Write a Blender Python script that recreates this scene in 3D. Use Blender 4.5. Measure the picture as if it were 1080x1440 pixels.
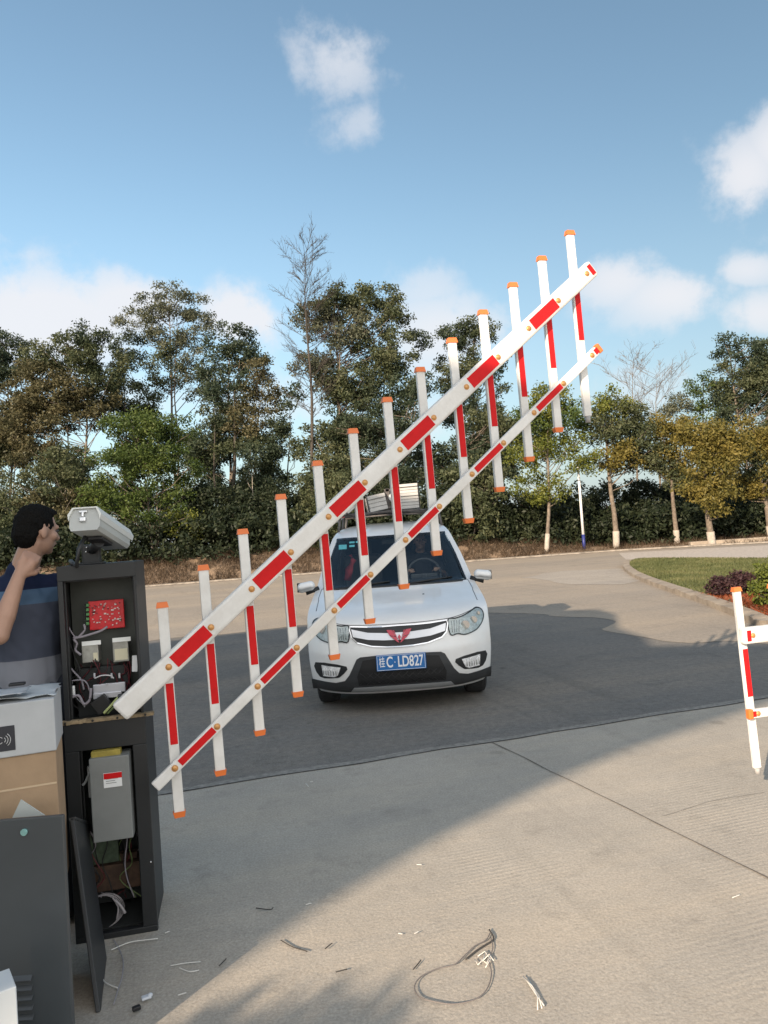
import bpy, bmesh, math, random
import numpy as np
from mathutils import Vector, Matrix, Quaternion, noise as mnoise
for o in list(bpy.data.objects): bpy.data.objects.remove(o)
S = bpy.context.scene
COL = S.collection
R = math.radians
rng = np.random.RandomState(7)
random.seed(7)

# ------------------------------------------------------------------ camera
EYE, FPX = 1.62, 1040.0
PITCH, ROLL = R(1.65), R(4.0)
cf = Vector((0, math.cos(PITCH), math.sin(PITCH)))
r0 = Vector((1, 0, 0)); u0 = Vector((0, -math.sin(PITCH), math.cos(PITCH)))
cr = math.cos(ROLL)*r0 - math.sin(ROLL)*u0
cu = math.cos(ROLL)*u0 + math.sin(ROLL)*r0
cam_d = bpy.data.cameras.new('camera'); cam = bpy.data.objects.new('camera', cam_d); COL.objects.link(cam)
cam_d.sensor_fit = 'VERTICAL'; cam_d.sensor_height = 36; cam_d.lens = 36*FPX/1440
cam_d.clip_start = .05; cam_d.clip_end = 5000
m = Matrix((cr, cu, -cf)).transposed().to_4x4(); m.translation = (0, 0, EYE); cam.matrix_world = m
S.camera = cam
# ------------------------------------------------------------------ light
SUN_EL, SUN_AZ = R(21), R(31)          # light travels 31 degrees to the right of straight ahead
travel = Vector((math.sin(SUN_AZ)*math.cos(SUN_EL), math.cos(SUN_AZ)*math.cos(SUN_EL), -math.sin(SUN_EL)))
sd = bpy.data.lights.new('sun', 'SUN'); sd.energy = 3.3; sd.angle = R(.45); sd.color = (1, .81, .62)
so = bpy.data.objects.new('sun', sd); COL.objects.link(so); so.rotation_euler = travel.to_track_quat('-Z', 'Y').to_euler(); so.location = (-20, -30, 25)
S.view_settings.view_transform = 'Standard'; S.view_settings.look = 'None'; S.view_settings.exposure = 1.26; S.view_settings.gamma = 1

def ray(px, py): return cf + cr*((px-540)/FPX) - cu*((py-720)/FPX)
def at(px, py, Y):
    d = ray(px, py); return Vector((0, 0, EYE)) + d*(Y/d.y)
def gp(px, py, z=0.0):
    d = ray(px, py); return Vector((0, 0, EYE)) + d*((z-EYE)/d.z)
def onplane(px, py, P, n):
    d = ray(px, py); C0 = Vector((0, 0, EYE)); return C0 + d*((Vector(P)-C0).dot(n)/d.dot(n))

w = bpy.data.worlds.new("World"); S.world = w; w.use_nodes = True
nt = w.node_tree; nt.nodes.clear(); N = nt.nodes.new; L = nt.links.new
def wmath(op, a, b=None, clamp=False):
    n = N('ShaderNodeMath'); n.operation = op; n.use_clamp = clamp
    for i, v in enumerate((a, b)):
        if v is None: continue
        if isinstance(v, (int, float)): n.inputs[i].default_value = v
        else: L(v, n.inputs[i])
    return n.outputs[0]
sky = N('ShaderNodeTexSky'); sky.sky_type = 'NISHITA'; sky.sun_disc = False; sky.sun_elevation = SUN_EL; sky.sun_rotation = R(149)
sky.air_density = 1.0; sky.dust_density = .25; sky.ozone_density = 1.2; sky.altitude = 100
tc = N('ShaderNodeTexCoord'); D = tc.outputs['Generated']
nz = N('ShaderNodeTexNoise'); nz.inputs['Scale'].default_value = 9; nz.inputs['Detail'].default_value = 9; nz.inputs['Roughness'].default_value = .62; L(D, nz.inputs['Vector'])
nzb = N('ShaderNodeTexNoise'); nzb.inputs['Scale'].default_value = 3.2; nzb.inputs['Detail'].default_value = 5; L(D, nzb.inputs['Vector'])
tot = None
for (px, py, ax, ay, st) in [(478, 75, 90, 72, .72), (435, 40, 55, 40, .55), (560, 110, 60, 45, .46), (520, 175, 95, 50, .54), (1050, 245, 66, 72, 1.0), (1092, 205, 60, 62, 1.0), (60, 450, 190, 80, 1.15), (180, 430, 110, 60, 1.1), (340, 445, 90, 60, 1.15), (600, 415, 90, 60, .62),
        (620, 470, 130, 70, .95), (870, 395, 90, 50, .95), (945, 415, 100, 50, 1.0), (1050, 378, 60, 30, .9), (850, 550, 240, 60, .5), (300, 560, 420, 70, .6), (1070, 440, 70, 38, .95), (590, 620, 300, 80, .6), (-250, 380, 260, 90, 1.1), (1400, 330, 240, 120, 1.1)]:
    c = ray(px, py).normalized(); e1 = (cr - c*cr.dot(c)).normalized(); e2 = c.cross(e1)
    def dot(v, s):
        n = N('ShaderNodeVectorMath'); n.operation = 'DOT_PRODUCT'; L(D, n.inputs[0]); n.inputs[1].default_value = v*s; return n.outputs['Value']
    a = dot(e1, FPX/ax); b = dot(e2, FPX/ay); fr = dot(c, 1)
    r2 = wmath('ADD', wmath('MULTIPLY', a, a), wmath('MULTIPLY', b, b))
    g = wmath('MULTIPLY', wmath('POWER', 2.718, wmath('MULTIPLY', r2, -1.0)), st)
    g = wmath('MULTIPLY', g, wmath('GREATER_THAN', fr, 0.0))
    tot = g if tot is None else wmath('MAXIMUM', tot, g)
sepd = N('ShaderNodeSeparateXYZ'); L(D, sepd.inputs[0])
behind = wmath('MULTIPLY', wmath('SUBTRACT', wmath('MULTIPLY', sepd.outputs['Y'], -2.2), .25, True), 1.05)   # bright cloud added in the unseen sky behind the viewer to lift the shade
nn = wmath('ADD', wmath('MULTIPLY', nz.outputs['Fac'], 1.5), wmath('MULTIPLY', nzb.outputs['Fac'], .7))
cl = wmath('SUBTRACT', wmath('ADD', tot, wmath('MULTIPLY', wmath('SUBTRACT', nn, 1.1), 1.35)), .40)
rmp = N('ShaderNodeValToRGB'); rmp.color_ramp.elements[0].position = 0; rmp.color_ramp.elements[1].position = .46; rmp.color_ramp.interpolation = 'EASE'; L(cl, rmp.inputs[0])
fac = wmath('MULTIPLY', wmath('MULTIPLY', rmp.outputs[0], tot, True), .9, True)
tint = N('ShaderNodeMix'); tint.data_type = 'RGBA'; tint.blend_type = 'MULTIPLY'; tint.inputs[0].default_value = 1; L(sky.outputs[0], tint.inputs[6]); tint.inputs[7].default_value = (.64, .66, .585, 1)
sep = N('ShaderNodeSeparateXYZ'); L(D, sep.inputs[0])
band = wmath('POWER', wmath('SUBTRACT', 1.0, wmath('MULTIPLY', sep.outputs['Z'], 2.2), True), 1.6)
hz = N('ShaderNodeMix'); hz.data_type = 'RGBA'; L(wmath('MULTIPLY', band, .95), hz.inputs[0]); L(tint.outputs[2], hz.inputs[6]); hz.inputs[7].default_value = (1.25, 1.50, 1.78, 1)
mx = N('ShaderNodeMix'); mx.data_type = 'RGBA'; L(fac, mx.inputs[0]); L(hz.outputs[2], mx.inputs[6]); mx.inputs[7].default_value = (2.65, 2.65, 2.75, 1)
bk = N('ShaderNodeMix'); bk.data_type = 'RGBA'; L(wmath('MULTIPLY', wmath('MULTIPLY', behind, wmath('ADD', wmath('MULTIPLY', wmath('SUBTRACT', nn, 1.1), 3.0), .75), True), .9), bk.inputs[0]); L(mx.outputs[2], bk.inputs[6]); bk.inputs[7].default_value = (6.6, 6.3, 6.0, 1)  # added cloud is brighter than the clouds ahead, to raise the fill light
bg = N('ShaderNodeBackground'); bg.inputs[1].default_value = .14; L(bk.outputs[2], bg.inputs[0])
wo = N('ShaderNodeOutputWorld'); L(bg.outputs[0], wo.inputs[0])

# ------------------------------------------------------------------ materials
MATS = {}
def mat(name, col, rough=.6, metal=0, var=0, scale=8, bump=0, bscale=60, coat=0, alpha=None, spec=.5, col2=None, detail=5, emit=None):
    if name in MATS: return MATS[name]
    M = bpy.data.materials.new(name); M.use_nodes = True; t = M.node_tree; b = t.nodes['Principled BSDF']
    b.inputs['Roughness'].default_value = rough; b.inputs['Metallic'].default_value = metal; b.inputs['Specular IOR Level'].default_value = spec
    b.inputs['Coat Weight'].default_value = coat; b.inputs['Coat Roughness'].default_value = .06
    c = tuple(col)+(1,)
    b.inputs['Base Color'].default_value = c
    o = t.nodes.new('ShaderNodeTexCoord')
    if var or col2:
        n = t.nodes.new('ShaderNodeTexNoise'); n.inputs['Scale'].default_value = scale; n.inputs['Detail'].default_value = detail; n.inputs['Roughness'].default_value = .65
        t.links.new(o.outputs['Object'], n.inputs['Vector'])
        r = t.nodes.new('ShaderNodeValToRGB'); r.color_ramp.elements[0].position = .33; r.color_ramp.elements[1].position = .68
        a = col2 if col2 else tuple(x*(1-var) for x in col)
        r.color_ramp.elements[0].color = tuple(a)+(1,)
        r.color_ramp.elements[1].color = c if col2 else tuple(min(1, x*(1+var)) for x in col)+(1,)
        t.links.new(n.outputs['Fac'], r.inputs[0]); t.links.new(r.outputs[0], b.inputs['Base Color'])
    if bump:
        n = t.nodes.new('ShaderNodeTexNoise'); n.inputs['Scale'].default_value = bscale; n.inputs['Detail'].default_value = 4
        t.links.new(o.outputs['Object'], n.inputs['Vector'])
        k = t.nodes.new('ShaderNodeBump'); k.inputs['Strength'].default_value = bump; k.inputs['Distance'].default_value = .01
        t.links.new(n.outputs['Fac'], k.inputs['Height']); t.links.new(k.outputs[0], b.inputs['Normal'])
    MATS[name] = M; return M

def leafmat(name, a, b, c, trans=.3):
    M = bpy.data.materials.new(name); M.use_nodes = True; t = M.node_tree; t.nodes.clear(); n = t.nodes.new; l = t.links.new
    g = n('ShaderNodeNewGeometry'); o = n('ShaderNodeTexCoord')
    nz = n('ShaderNodeTexNoise'); nz.inputs['Scale'].default_value = .75; nz.inputs['Detail'].default_value = 3; l(o.outputs['Object'], nz.inputs['Vector'])
    ad = n('ShaderNodeMath'); ad.operation = 'MULTIPLY_ADD'; l(nz.outputs['Fac'], ad.inputs[0]); ad.inputs[1].default_value = 1.5; ad.inputs[2].default_value = -.45
    a2 = n('ShaderNodeMath'); a2.operation = 'MULTIPLY_ADD'; l(g.outputs['Random Per Island'], a2.inputs[0]); a2.inputs[1].default_value = .45; l(ad.outputs[0], a2.inputs[2])
    r = n('ShaderNodeValToRGB'); r.color_ramp.elements[0].color = a+(1,); r.color_ramp.elements[1].color = c+(1,); e = r.color_ramp.elements.new(.5); e.color = b+(1,)
    l(a2.outputs[0], r.inputs[0])
    d = n('ShaderNodeBsdfPrincipled'); d.inputs['Roughness'].default_value = .55; d.inputs['Specular IOR Level'].default_value = .3; l(r.outputs[0], d.inputs['Base Color'])
    tr = n('ShaderNodeBsdfTranslucent'); l(r.outputs[0], tr.inputs[0])
    mi = n('ShaderNodeMixShader'); mi.inputs[0].default_value = trans; l(d.outputs[0], mi.inputs[1]); l(tr.outputs[0], mi.inputs[2])
    ou = n('ShaderNodeOutputMaterial'); l(mi.outputs[0], ou.inputs[0]); return M

LM = dict(
    olive=leafmat('leaf_olive', (.040, .055, .028), (.080, .096, .046), (.145, .148, .075)),
    brown=leafmat('leaf_brown', (.050, .054, .028), (.100, .094, .046), (.165, .138, .07)),
    grey=leafmat('leaf_greygreen', (.06, .07, .045), (.11, .12, .075), (.18, .185, .125)),
    dark=leafmat('leaf_dark', (.026, .042, .025), (.050, .070, .040), (.095, .11, .06)),
    green=leafmat('leaf_green', (.028, .048, .012), (.062, .095, .022), (.13, .165, .04)),
    gold=leafmat('leaf_gold', (.07, .078, .02), (.15, .128, .032), (.24, .185, .045)),
    rgreen=leafmat('leaf_yellowgreen', (.05, .07, .014), (.115, .135, .024), (.22, .22, .045)),
    lime=leafmat('leaf_lime', (.06, .08, .015), (.135, .165, .03), (.24, .255, .06)),
    purple=leafmat('leaf_purple', (.025, .012, .014), (.06, .03, .032), (.11, .06, .055)),
    red=leafmat('leaf_red', (.12, .035, .015), (.26, .07, .03), (.34, .13, .06)),
    deep=leafmat('leaf_deep', (.014, .022, .012), (.028, .040, .020), (.060, .070, .034)),
    dry=leafmat('dry_grass_blades', (.036, .025, .016), (.075, .052, .032), (.14, .098, .062)),
    lawn=leafmat('lawn_blades', (.06, .075, .028), (.12, .135, .05), (.20, .19, .085)))
bark = mat('bark', (.16, .13, .10), .9, var=.4, scale=6, bump=.6, bscale=20)
bark_pale = mat('bark_pale', (.32, .28, .23), .9, var=.35, scale=5, bump=.5, bscale=20)
bark_dark = mat('bark_dark', (.06, .05, .04), .9, var=.3, scale=6)
limewash = mat('limewash_trunk', (.38, .34, .29), .9, var=.2, scale=8)

# ------------------------------------------------------------------ mesh helpers
def tag(o, label=None, cat=None, group=None, kind=None):
    if label: o['label'] = label
    if cat: o['category'] = cat
    if group: o['group'] = group
    if kind: o['kind'] = kind
    return o
def empty(name, loc=(0, 0, 0), label=None, cat=None, group=None, rz=0):
    o = bpy.data.objects.new(name, None); COL.objects.link(o); o.location = loc; o.rotation_euler = (0, 0, rz); o.empty_display_size = .1
    return tag(o, label, cat, group)
def link(name, me, m, parent=None, loc=None, smooth=None):
    o = bpy.data.objects.new(name, me); COL.objects.link(o)
    if m is not None:
        for x in (m if isinstance(m, (list, tuple)) else [m]): me.materials.append(x)
    if parent is not None: o.parent = parent
    if loc is not None: o.location = loc
    if smooth: me.polygons.foreach_set('use_smooth', [True]*len(me.polygons))
    return o
def mnp(name, V, Fc, m, parent=None, smooth=False):
    me = bpy.data.meshes.new(name); V = np.asarray(V, dtype=np.float32); Fc = np.asarray(Fc, dtype=np.int32)
    me.vertices.add(len(V)); me.vertices.foreach_set('co', V.ravel())
    k = Fc.shape[1]; me.loops.add(Fc.size); me.loops.foreach_set('vertex_index', Fc.ravel())
    me.polygons.add(len(Fc)); me.polygons.foreach_set('loop_start', np.arange(0, Fc.size, k)); me.polygons.foreach_set('loop_total', np.full(len(Fc), k))
    me.update(calc_edges=True); me.validate()
    if smooth: me.polygons.foreach_set('use_smooth', np.ones(len(Fc), dtype=bool))
    return link(name, me, m, parent)
class MB:
    def __init__(s): s.b = bmesh.new()
    def box(s, c, size, rot=None, bev=0, mi=0, seg=2):
        mt = Matrix.Translation(c) @ ((rot if isinstance(rot, Matrix) else Matrix.Rotation(rot or 0, 4, 'Z')).to_4x4()) @ Matrix.Diagonal((*size, 1))
        before = set(s.b.faces)
        r = bmesh.ops.create_cube(s.b, size=1, matrix=mt)
        if bev: bmesh.ops.bevel(s.b, geom=list({e for v in r['verts'] for e in v.link_edges}), offset=bev, segments=seg, affect='EDGES', profile=.5)
        if mi:
            for f in s.b.faces:
                if f not in before: f.material_index = mi
        return s
    def tube(s, pts, rad, n=8, cap=True):
        pts = [Vector(p) for p in pts]; rings = []
        rr = rad if isinstance(rad, (list, tuple)) else [rad]*len(pts)
        up = Vector((0, 0, 1))
        for i, p in enumerate(pts):
            d = (pts[min(i+1, len(pts)-1)] - pts[max(i-1, 0)]).normalized()
            a = d.cross(up if abs(d.z) < .95 else Vector((0, 1, 0))).normalized(); b = d.cross(a)
            rings.append([s.b.verts.new(p + (a*math.cos(2*math.pi*k/n) + b*math.sin(2*math.pi*k/n))*rr[i]) for k in range(n)])
        for i in range(len(rings)-1):
            for k in range(n):
                f = s.b.faces.new((rings[i][k], rings[i][(k+1) % n], rings[i+1][(k+1) % n], rings[i+1][k])); f.smooth = True
        if cap:
            s.b.faces.new(rings[0][::-1]); s.b.faces.new(rings[-1])
        return s
    def cyl(s, a, b, r, n=20, r2=None): return s.tube([a, b], [r, r if r2 is None else r2], n)
    def sph(s, c, r, sc=(1, 1, 1), rot=None, n=12):
        mt = Matrix.Translation(c) @ (rot.to_4x4() if rot else Matrix()) @ Matrix.Diagonal((r*sc[0], r*sc[1], r*sc[2], 1))
        q = bmesh.ops.create_uvsphere(s.b, u_segments=n+4, v_segments=n, radius=1, matrix=mt)
        for v in q['verts']:
            for f in v.link_faces: f.smooth = True
        return s
    def cap(s, a, b, ra, rb, n=10):
        a = Vector(a); b = Vector(b); d = (b-a); q = d.to_track_quat('Z', 'Y') if d.length > 1e-6 else Quaternion()
        r = bmesh.ops.create_uvsphere(s.b, u_segments=n+2, v_segments=n, radius=1)
        for v in r['verts']:
            c, rd = (b, rb) if v.co.z > .01 else (a, ra)
            if abs(v.co.z) <= .01: c, rd = (a, ra)
            v.co = c + (q @ v.co)*rd
        return s
    def chain(s, P, rad):
        for i in range(len(P)-1): s.cap(P[i], P[i+1], rad[i], rad[i+1])
        return s
    def prism(s, poly, z0, z1):
        lo = [s.b.verts.new((p[0], p[1], z0)) for p in poly]; hi = [s.b.verts.new((p[0], p[1], z1)) for p in poly]
        s.b.faces.new(lo[::-1]); s.b.faces.new(hi); n = len(poly)
        for i in range(n): s.b.faces.new((lo[i], lo[(i+1) % n], hi[(i+1) % n], hi[i]))
        return s
    def xf(s, mt): bmesh.ops.transform(s.b, matrix=mt, verts=s.b.verts); return s
    def build(s, name, m, parent=None, smooth=False):
        bmesh.ops.recalc_face_normals(s.b, faces=s.b.faces)
        me = bpy.data.meshes.new(name); s.b.to_mesh(me); s.b.free()
        if smooth: me.polygons.foreach_set('use_smooth', [True]*len(me.polygons))
        return link(name, me, m, parent)
def remesh(ob, vox, it=3):
    md = ob.modifiers.new('r', 'REMESH'); md.mode = 'VOXEL'; md.voxel_size = vox; md.use_smooth_shade = True
    sm = ob.modifiers.new('s', 'SMOOTH'); sm.iterations = it; sm.factor = .5
    dg = bpy.context.evaluated_depsgraph_get(); me = bpy.data.meshes.new_from_object(ob.evaluated_get(dg)); ob.modifiers.clear(); old = ob.data; ob.data = me
    return ob
def text_mesh(name, body, size, m, parent, mat_world, ext=.0008, bold=0):
    c = bpy.data.curves.new(name, 'FONT'); c.body = body; c.size = size; c.align_x = 'CENTER'; c.align_y = 'CENTER'; c.extrude = ext; c.offset = bold
    o = bpy.data.objects.new(name, c); COL.objects.link(o)
    dg = bpy.context.evaluated_depsgraph_get(); me = bpy.data.meshes.new_from_object(o.evaluated_get(dg)); bpy.data.objects.remove(o)
    me.materials.clear(); me.transform(mat_world); return link(name, me, m, parent)

# ------------------------------------------------------------------ ground
def ground_mat(name, base, base2, dust, patch_scale, groove=0, dust_amt=.3, rough=.9, fine=.25, crack=True, stain=.5):
    M = bpy.data.materials.new(name); M.use_nodes = True; t = M.node_tree; n = t.nodes.new; l = t.links.new; b = t.nodes['Principled BSDF']
    b.inputs['Roughness'].default_value = rough; b.inputs['Specular IOR Level'].default_value = .25
    o = n('ShaderNodeTexCoord').outputs['Object']
    def noise(sc, det=5, ro=.6, vec=o):
        q = n('ShaderNodeTexNoise'); q.inputs['Scale'].default_value = sc; q.inputs['Detail'].default_value = det; q.inputs['Roughness'].default_value = ro; l(vec, q.inputs['Vector']); return q.outputs['Fac']
    def ramp(f, a, b_, ca=(0, 0, 0), cb=(1, 1, 1)):
        q = n('ShaderNodeValToRGB'); q.color_ramp.elements[0].position = a; q.color_ramp.elements[1].position = b_; q.color_ramp.elements[0].color = ca+(1,); q.color_ramp.elements[1].color = cb+(1,); l(f, q.inputs[0]); return q.outputs[0]
    def mix(f, a, c, mode='MIX'):
        q = n('ShaderNodeMix'); q.data_type = 'RGBA'; q.blend_type = mode
        if isinstance(f, float): q.inputs[0].default_value = f
        else: l(f, q.inputs[0])
        for i, v in ((6, a), (7, c)):
            if isinstance(v, tuple): q.inputs[i].default_value = v+(1,)
            else: l(v, q.inputs[i])
        return q.outputs[2]
    mp = n('ShaderNodeMapping'); mp.inputs['Rotation'].default_value = (0, 0, -R(16)); l(o, mp.inputs['Vector'])
    ms = n('ShaderNodeMapping'); ms.inputs['Scale'].default_value = (.35, 1.6, 1); l(mp.outputs[0], ms.inputs['Vector'])
    col = mix(ramp(noise(patch_scale), .3, .7), base, base2)
    col = mix(ramp(noise(patch_scale*.6, 6, .7, ms.outputs[0]), .45, .62, (0, 0, 0), (dust_amt,)*3), col, dust)
    col = mix(ramp(noise(patch_scale*3.3, 6, .7), .56, .72, (0, 0, 0), (stain,)*3), col, tuple(x*.55 for x in base))
    # tyre streaks along the driving direction, oil spots and pale scuffs
    mt = n('ShaderNodeMapping'); mt.inputs['Scale'].default_value = (2.6, .16, 1); l(mp.outputs[0], mt.inputs['Vector'])
    col = mix(ramp(noise(1.3, 4, .6, mt.outputs[0]), .55, .75, (0, 0, 0), (stain*.75,)*3), col, tuple(x*.62 for x in base))
    vo = n('ShaderNodeTexVoronoi'); vo.inputs['Scale'].default_value = 1.1; vo.inputs['Randomness'].default_value = 1; l(o, vo.inputs['Vector'])
    ds = n('ShaderNodeMath'); ds.operation = 'MULTIPLY_ADD'; l(noise(14, 3), ds.inputs[0]); ds.inputs[1].default_value = .10; l(vo.outputs['Distance'], ds.inputs[2])
    col = mix(ramp(ds.outputs[0], .085, .12, (stain*.9,)*3, (0, 0, 0)), col, tuple(x*.5 for x in base))
    col = mix(ramp(noise(7, 6, .75), .60, .72, (0, 0, 0), (.4,)*3), col, dust)
    col = mix(fine*(.35 if groove else 1.1), col, ramp(noise(16, 8, .8), .32, .68, (0.15,)*3, (.85,)*3), 'OVERLAY')
    # fine grain, as in aggregate
    g = noise(90, 3, .7)
    col = mix(fine, col, ramp(g, .3, .7, (0.12,)*3, (.95,)*3), 'OVERLAY')
    l(col, b.inputs['Base Color'])
    h = noise(60, 5, .7)
    if groove:
        wv = n('ShaderNodeTexWave'); wv.wave_type = 'BANDS'; wv.bands_direction = 'Y'; wv.inputs['Scale'].default_value = groove; wv.inputs['Distortion'].default_value = .5; wv.inputs['Detail'].default_value = 2; wv.inputs['Detail Scale'].default_value = .6
        l(mp.outputs[0], wv.inputs['Vector'])
        mm = n('ShaderNodeMath'); mm.operation = 'MULTIPLY'; l(wv.outputs['Fac'], mm.inputs[0]); l(ramp(noise(.8, 3), .46, .66, (.02,)*3, (.9,)*3), mm.inputs[1])
        m2 = n('ShaderNodeMath'); m2.operation = 'MULTIPLY_ADD'; l(mm.outputs[0], m2.inputs[0]); m2.inputs[1].default_value = .4; l(h, m2.inputs[2]); h = m2.outputs[0]
    k = n('ShaderNodeBump'); k.inputs['Strength'].default_value = .5; k.inputs['Distance'].default_value = .006; l(h, k.inputs['Height']); l(k.outputs[0], b.inputs['Normal'])
    return M
M_apron = ground_mat('apron_concrete', (.41, .37, .312), (.325, .297, .255), (.46, .395, .31), 1.1, groove=9.5, dust_amt=.5)
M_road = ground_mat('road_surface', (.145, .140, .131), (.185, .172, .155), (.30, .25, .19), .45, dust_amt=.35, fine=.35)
M_roadlit = ground_mat('road_lit_dusty_surface', (.315, .272, .222), (.26, .228, .19), (.39, .32, .24), .3, dust_amt=.6)  # lighter copy of the road: dust and sunlight in one colour
M_soil = mat('dry_soil', (.20, .14, .09), .95, var=.4, scale=2.5, bump=.8, bscale=12)
M_far = mat('far_land', (.10, .11, .05), .95, var=.4, scale=.2)
M_kerb = mat('kerb_concrete', (.37, .31, .24), .95, col2=(.20, .165, .13), scale=3.5, bump=.9, bscale=18, detail=8)
M_gravel = mat('pale_gravel', (.42, .37, .32), .95, var=.3, scale=9, bump=.8, bscale=30)
def struct(name, mb, m):
    o = mb.build(name, m); o['kind'] = 'structure'; return o
def sheet(name, poly, z, m):
    s = MB(); s.b.faces.new([s.b.verts.new((p[0], p[1], z)) for p in poly]); o = struct(name, s, m)
    if o.data.polygons[0].normal.z < 0: o.data.flip_normals()
    return o
sheet('ground', [(-1500, -300), (1500, -300), (1500, 2500), (-1500, 2500)], -.05, M_far)
def jl(x): return 4.9+(x+1.6)*.29        # the joint between apron and road
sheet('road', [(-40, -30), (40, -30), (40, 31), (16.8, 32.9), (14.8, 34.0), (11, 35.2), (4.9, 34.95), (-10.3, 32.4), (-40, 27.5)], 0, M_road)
# far road sheet: dust plus painted sunlight, cut along the far edge of the shade
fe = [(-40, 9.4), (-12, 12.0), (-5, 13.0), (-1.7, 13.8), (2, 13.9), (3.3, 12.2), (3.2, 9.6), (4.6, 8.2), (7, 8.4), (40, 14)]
def wob(P, k, a):
    out = []
    for i in range(len(P)-1):
        for j in range(k):
            t = j/k; x = P[i][0]*(1-t)+P[i+1][0]*t; y = P[i][1]*(1-t)+P[i+1][1]*t
            out.append((x+a*mnoise.noise((x*.9, y*.9, 3)), y+a*mnoise.noise((x*.9, y*.9, 9))))
    return out+[P[-1]]
sheet('road_lit_dusty', wob(fe, 14, .5)+[(40, 30.9), (16.8, 32.8), (14.8, 33.9), (11, 35.1), (4.9, 34.85), (-10.3, 32.3), (-40, 27.4)], .004, M_roadlit)
sheet('dusty_patch', wob([gp(735, 812), gp(790, 803), gp(880, 800), gp(925, 812), gp(880, 822), gp(800, 822), gp(735, 812)], 14, .3), .008, ground_mat('pale_dust', (.36, .32, .27), (.30, .27, .235), (.40, .35, .29), .5, dust_amt=.6))
aw = []
for i in range(161):
    x = -24+i*.3; aw.append((x, jl(x)+.035*mnoise.noise((x*1.7, 0, 0))+.015*mnoise.noise((x*9, 2, 0))))
sheet('apron', [(-24, -24), (24, -24)]+aw[::-1], .012, M_apron)
M_gap = mat('joint_dirt', (.05, .045, .04), .95, var=.4, scale=15)
def strip(name, P, wd, z, m):
    s = MB(); vs = []
    for i, p in enumerate(P):
        p = Vector((p[0], p[1], 0)); a = Vector((*P[max(i-1, 0)][:2], 0)); b = Vector((*P[min(i+1, len(P)-1)][:2], 0)); d = (b-a).normalized(); nn_ = Vector((-d.y, d.x, 0))
        ww = wd*(.55+.9*abs(mnoise.noise((p.x*6, p.y*6, 1))))
        vs.append((s.b.verts.new((p+nn_*ww).to_tuple()[:2]+(z,)), s.b.verts.new((p-nn_*ww).to_tuple()[:2]+(z,))))
    for i in range(len(vs)-1): s.b.faces.new((vs[i][0], vs[i][1], vs[i+1][1], vs[i+1][0]))
    o = struct(name, s, m)
    if o.data.polygons[0].normal.z < 0: o.data.flip_normals()
    return o
strip('slab_joint', aw[10:150], .008, .016, M_gap)
j2 = [Vector((.68, 5.56)).lerp(Vector((2.55, .6)), i/60) for i in range(61)]
strip('expansion_joint', [(p.x+.012*mnoise.noise((0, p.y*3, 5)), p.y) for p in j2], .005, .0165, mat('joint_faint', (.13, .11, .09), .95, var=.3, scale=10))

strip('joint_dust', [(p[0], p[1]+.07) for p in aw[10:150]], .055, .0085, mat('pale_grit', (.23, .215, .19), .95, var=.3, scale=30))
strip('hairline_crack', wob([tuple(gp(*p)[:2]) for p in [(1080, 1118), (1000, 1130), (930, 1150)]], 14, .08), .002, .0174, mat('joint_faint', (0, 0, 0)))
# far bank behind the road, with its kerb
edge = [(-40, 27.5), (-10.3, 32.4), (4.9, 34.95), (11, 35.2), (14.8, 34.0), (16.8, 32.9), (40, 31)]
def along(P, n):
    out = []; Ls = [math.dist(P[i], P[i+1]) for i in range(len(P)-1)]; T = sum(Ls)
    for k in range(n+1):
        s = T*k/n; i = 0
        while i < len(Ls)-1 and s > Ls[i]: s -= Ls[i]; i += 1
        t = s/Ls[i]; out.append((P[i][0]*(1-t)+P[i+1][0]*t, P[i][1]*(1-t)+P[i+1][1]*t))
    return out
E_ = along(edge, 160); s = MB(); rows = []
prof = [(0, .01), (.02, .07), (.16, .08), (.18, .03), (1.0, .10), (2.2, .55), (3.6, 1.05), (5.5, 1.25), (9, 1.2), (16, .6), (26, -.2)]
def bank_h(x, d):
    k = min(1, max(.15, (13-x)/9)); return np.interp(d, [p[0] for p in prof], [p[1] for p in prof])*(k if d > .5 else 1)
for (x, y) in E_:
    rows.append([s.b.verts.new((x, y+d, bank_h(x, d)+(.12*mnoise.noise((x*.6, d*.8, 0)) if d > .5 else 0))) for d, h in prof])
for i in range(len(rows)-1):
    for k in range(len(prof)-1):
        f = s.b.faces.new((rows[i][k], rows[i+1][k], rows[i+1][k+1], rows[i][k+1])); f.material_index = 0 if k < 3 else 1
struct('bank', s, [mat('old_kerb', (.24, .21, .175), .95, var=.4, scale=4), M_soil])
# grass island on the right with its kerb
isl = [tuple(gp(*p)[:2]) for p in [(1180, 790), (1000, 788), (900, 788), (878, 792), (874, 800), (890, 813), (930, 829), (985, 848), (1035, 868), (1085, 892)]]+[(6.2, 8.6), (11, 9.0), (22, 13), (22, 22)]
def smoothpoly(P, n=2):
    for _ in range(n):
        Q = []
        for i in range(len(P)):
            a = P[i]; b = P[(i+1) % len(P)]; Q += [(a[0]*.75+b[0]*.25, a[1]*.75+b[1]*.25), (a[0]*.25+b[0]*.75, a[1]*.25+b[1]*.75)]
        P = Q
    return P
isl = smoothpoly(isl, 3); cxy = np.mean(isl, axis=0)
def inset(P, d):
    out = []
    for i in range(len(P)):
        a = Vector(P[i-1]); b = Vector(P[(i+1) % len(P)]); t = (b-a).normalized(); nrm = Vector((-t.y, t.x))
        if nrm.dot(Vector(cxy)-Vector(P[i])) < 0: nrm = -nrm
        out.append(tuple(Vector(P[i])+nrm*d))
    return out
ins = inset(isl, .22); n_ = len(isl); s = MB()
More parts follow.
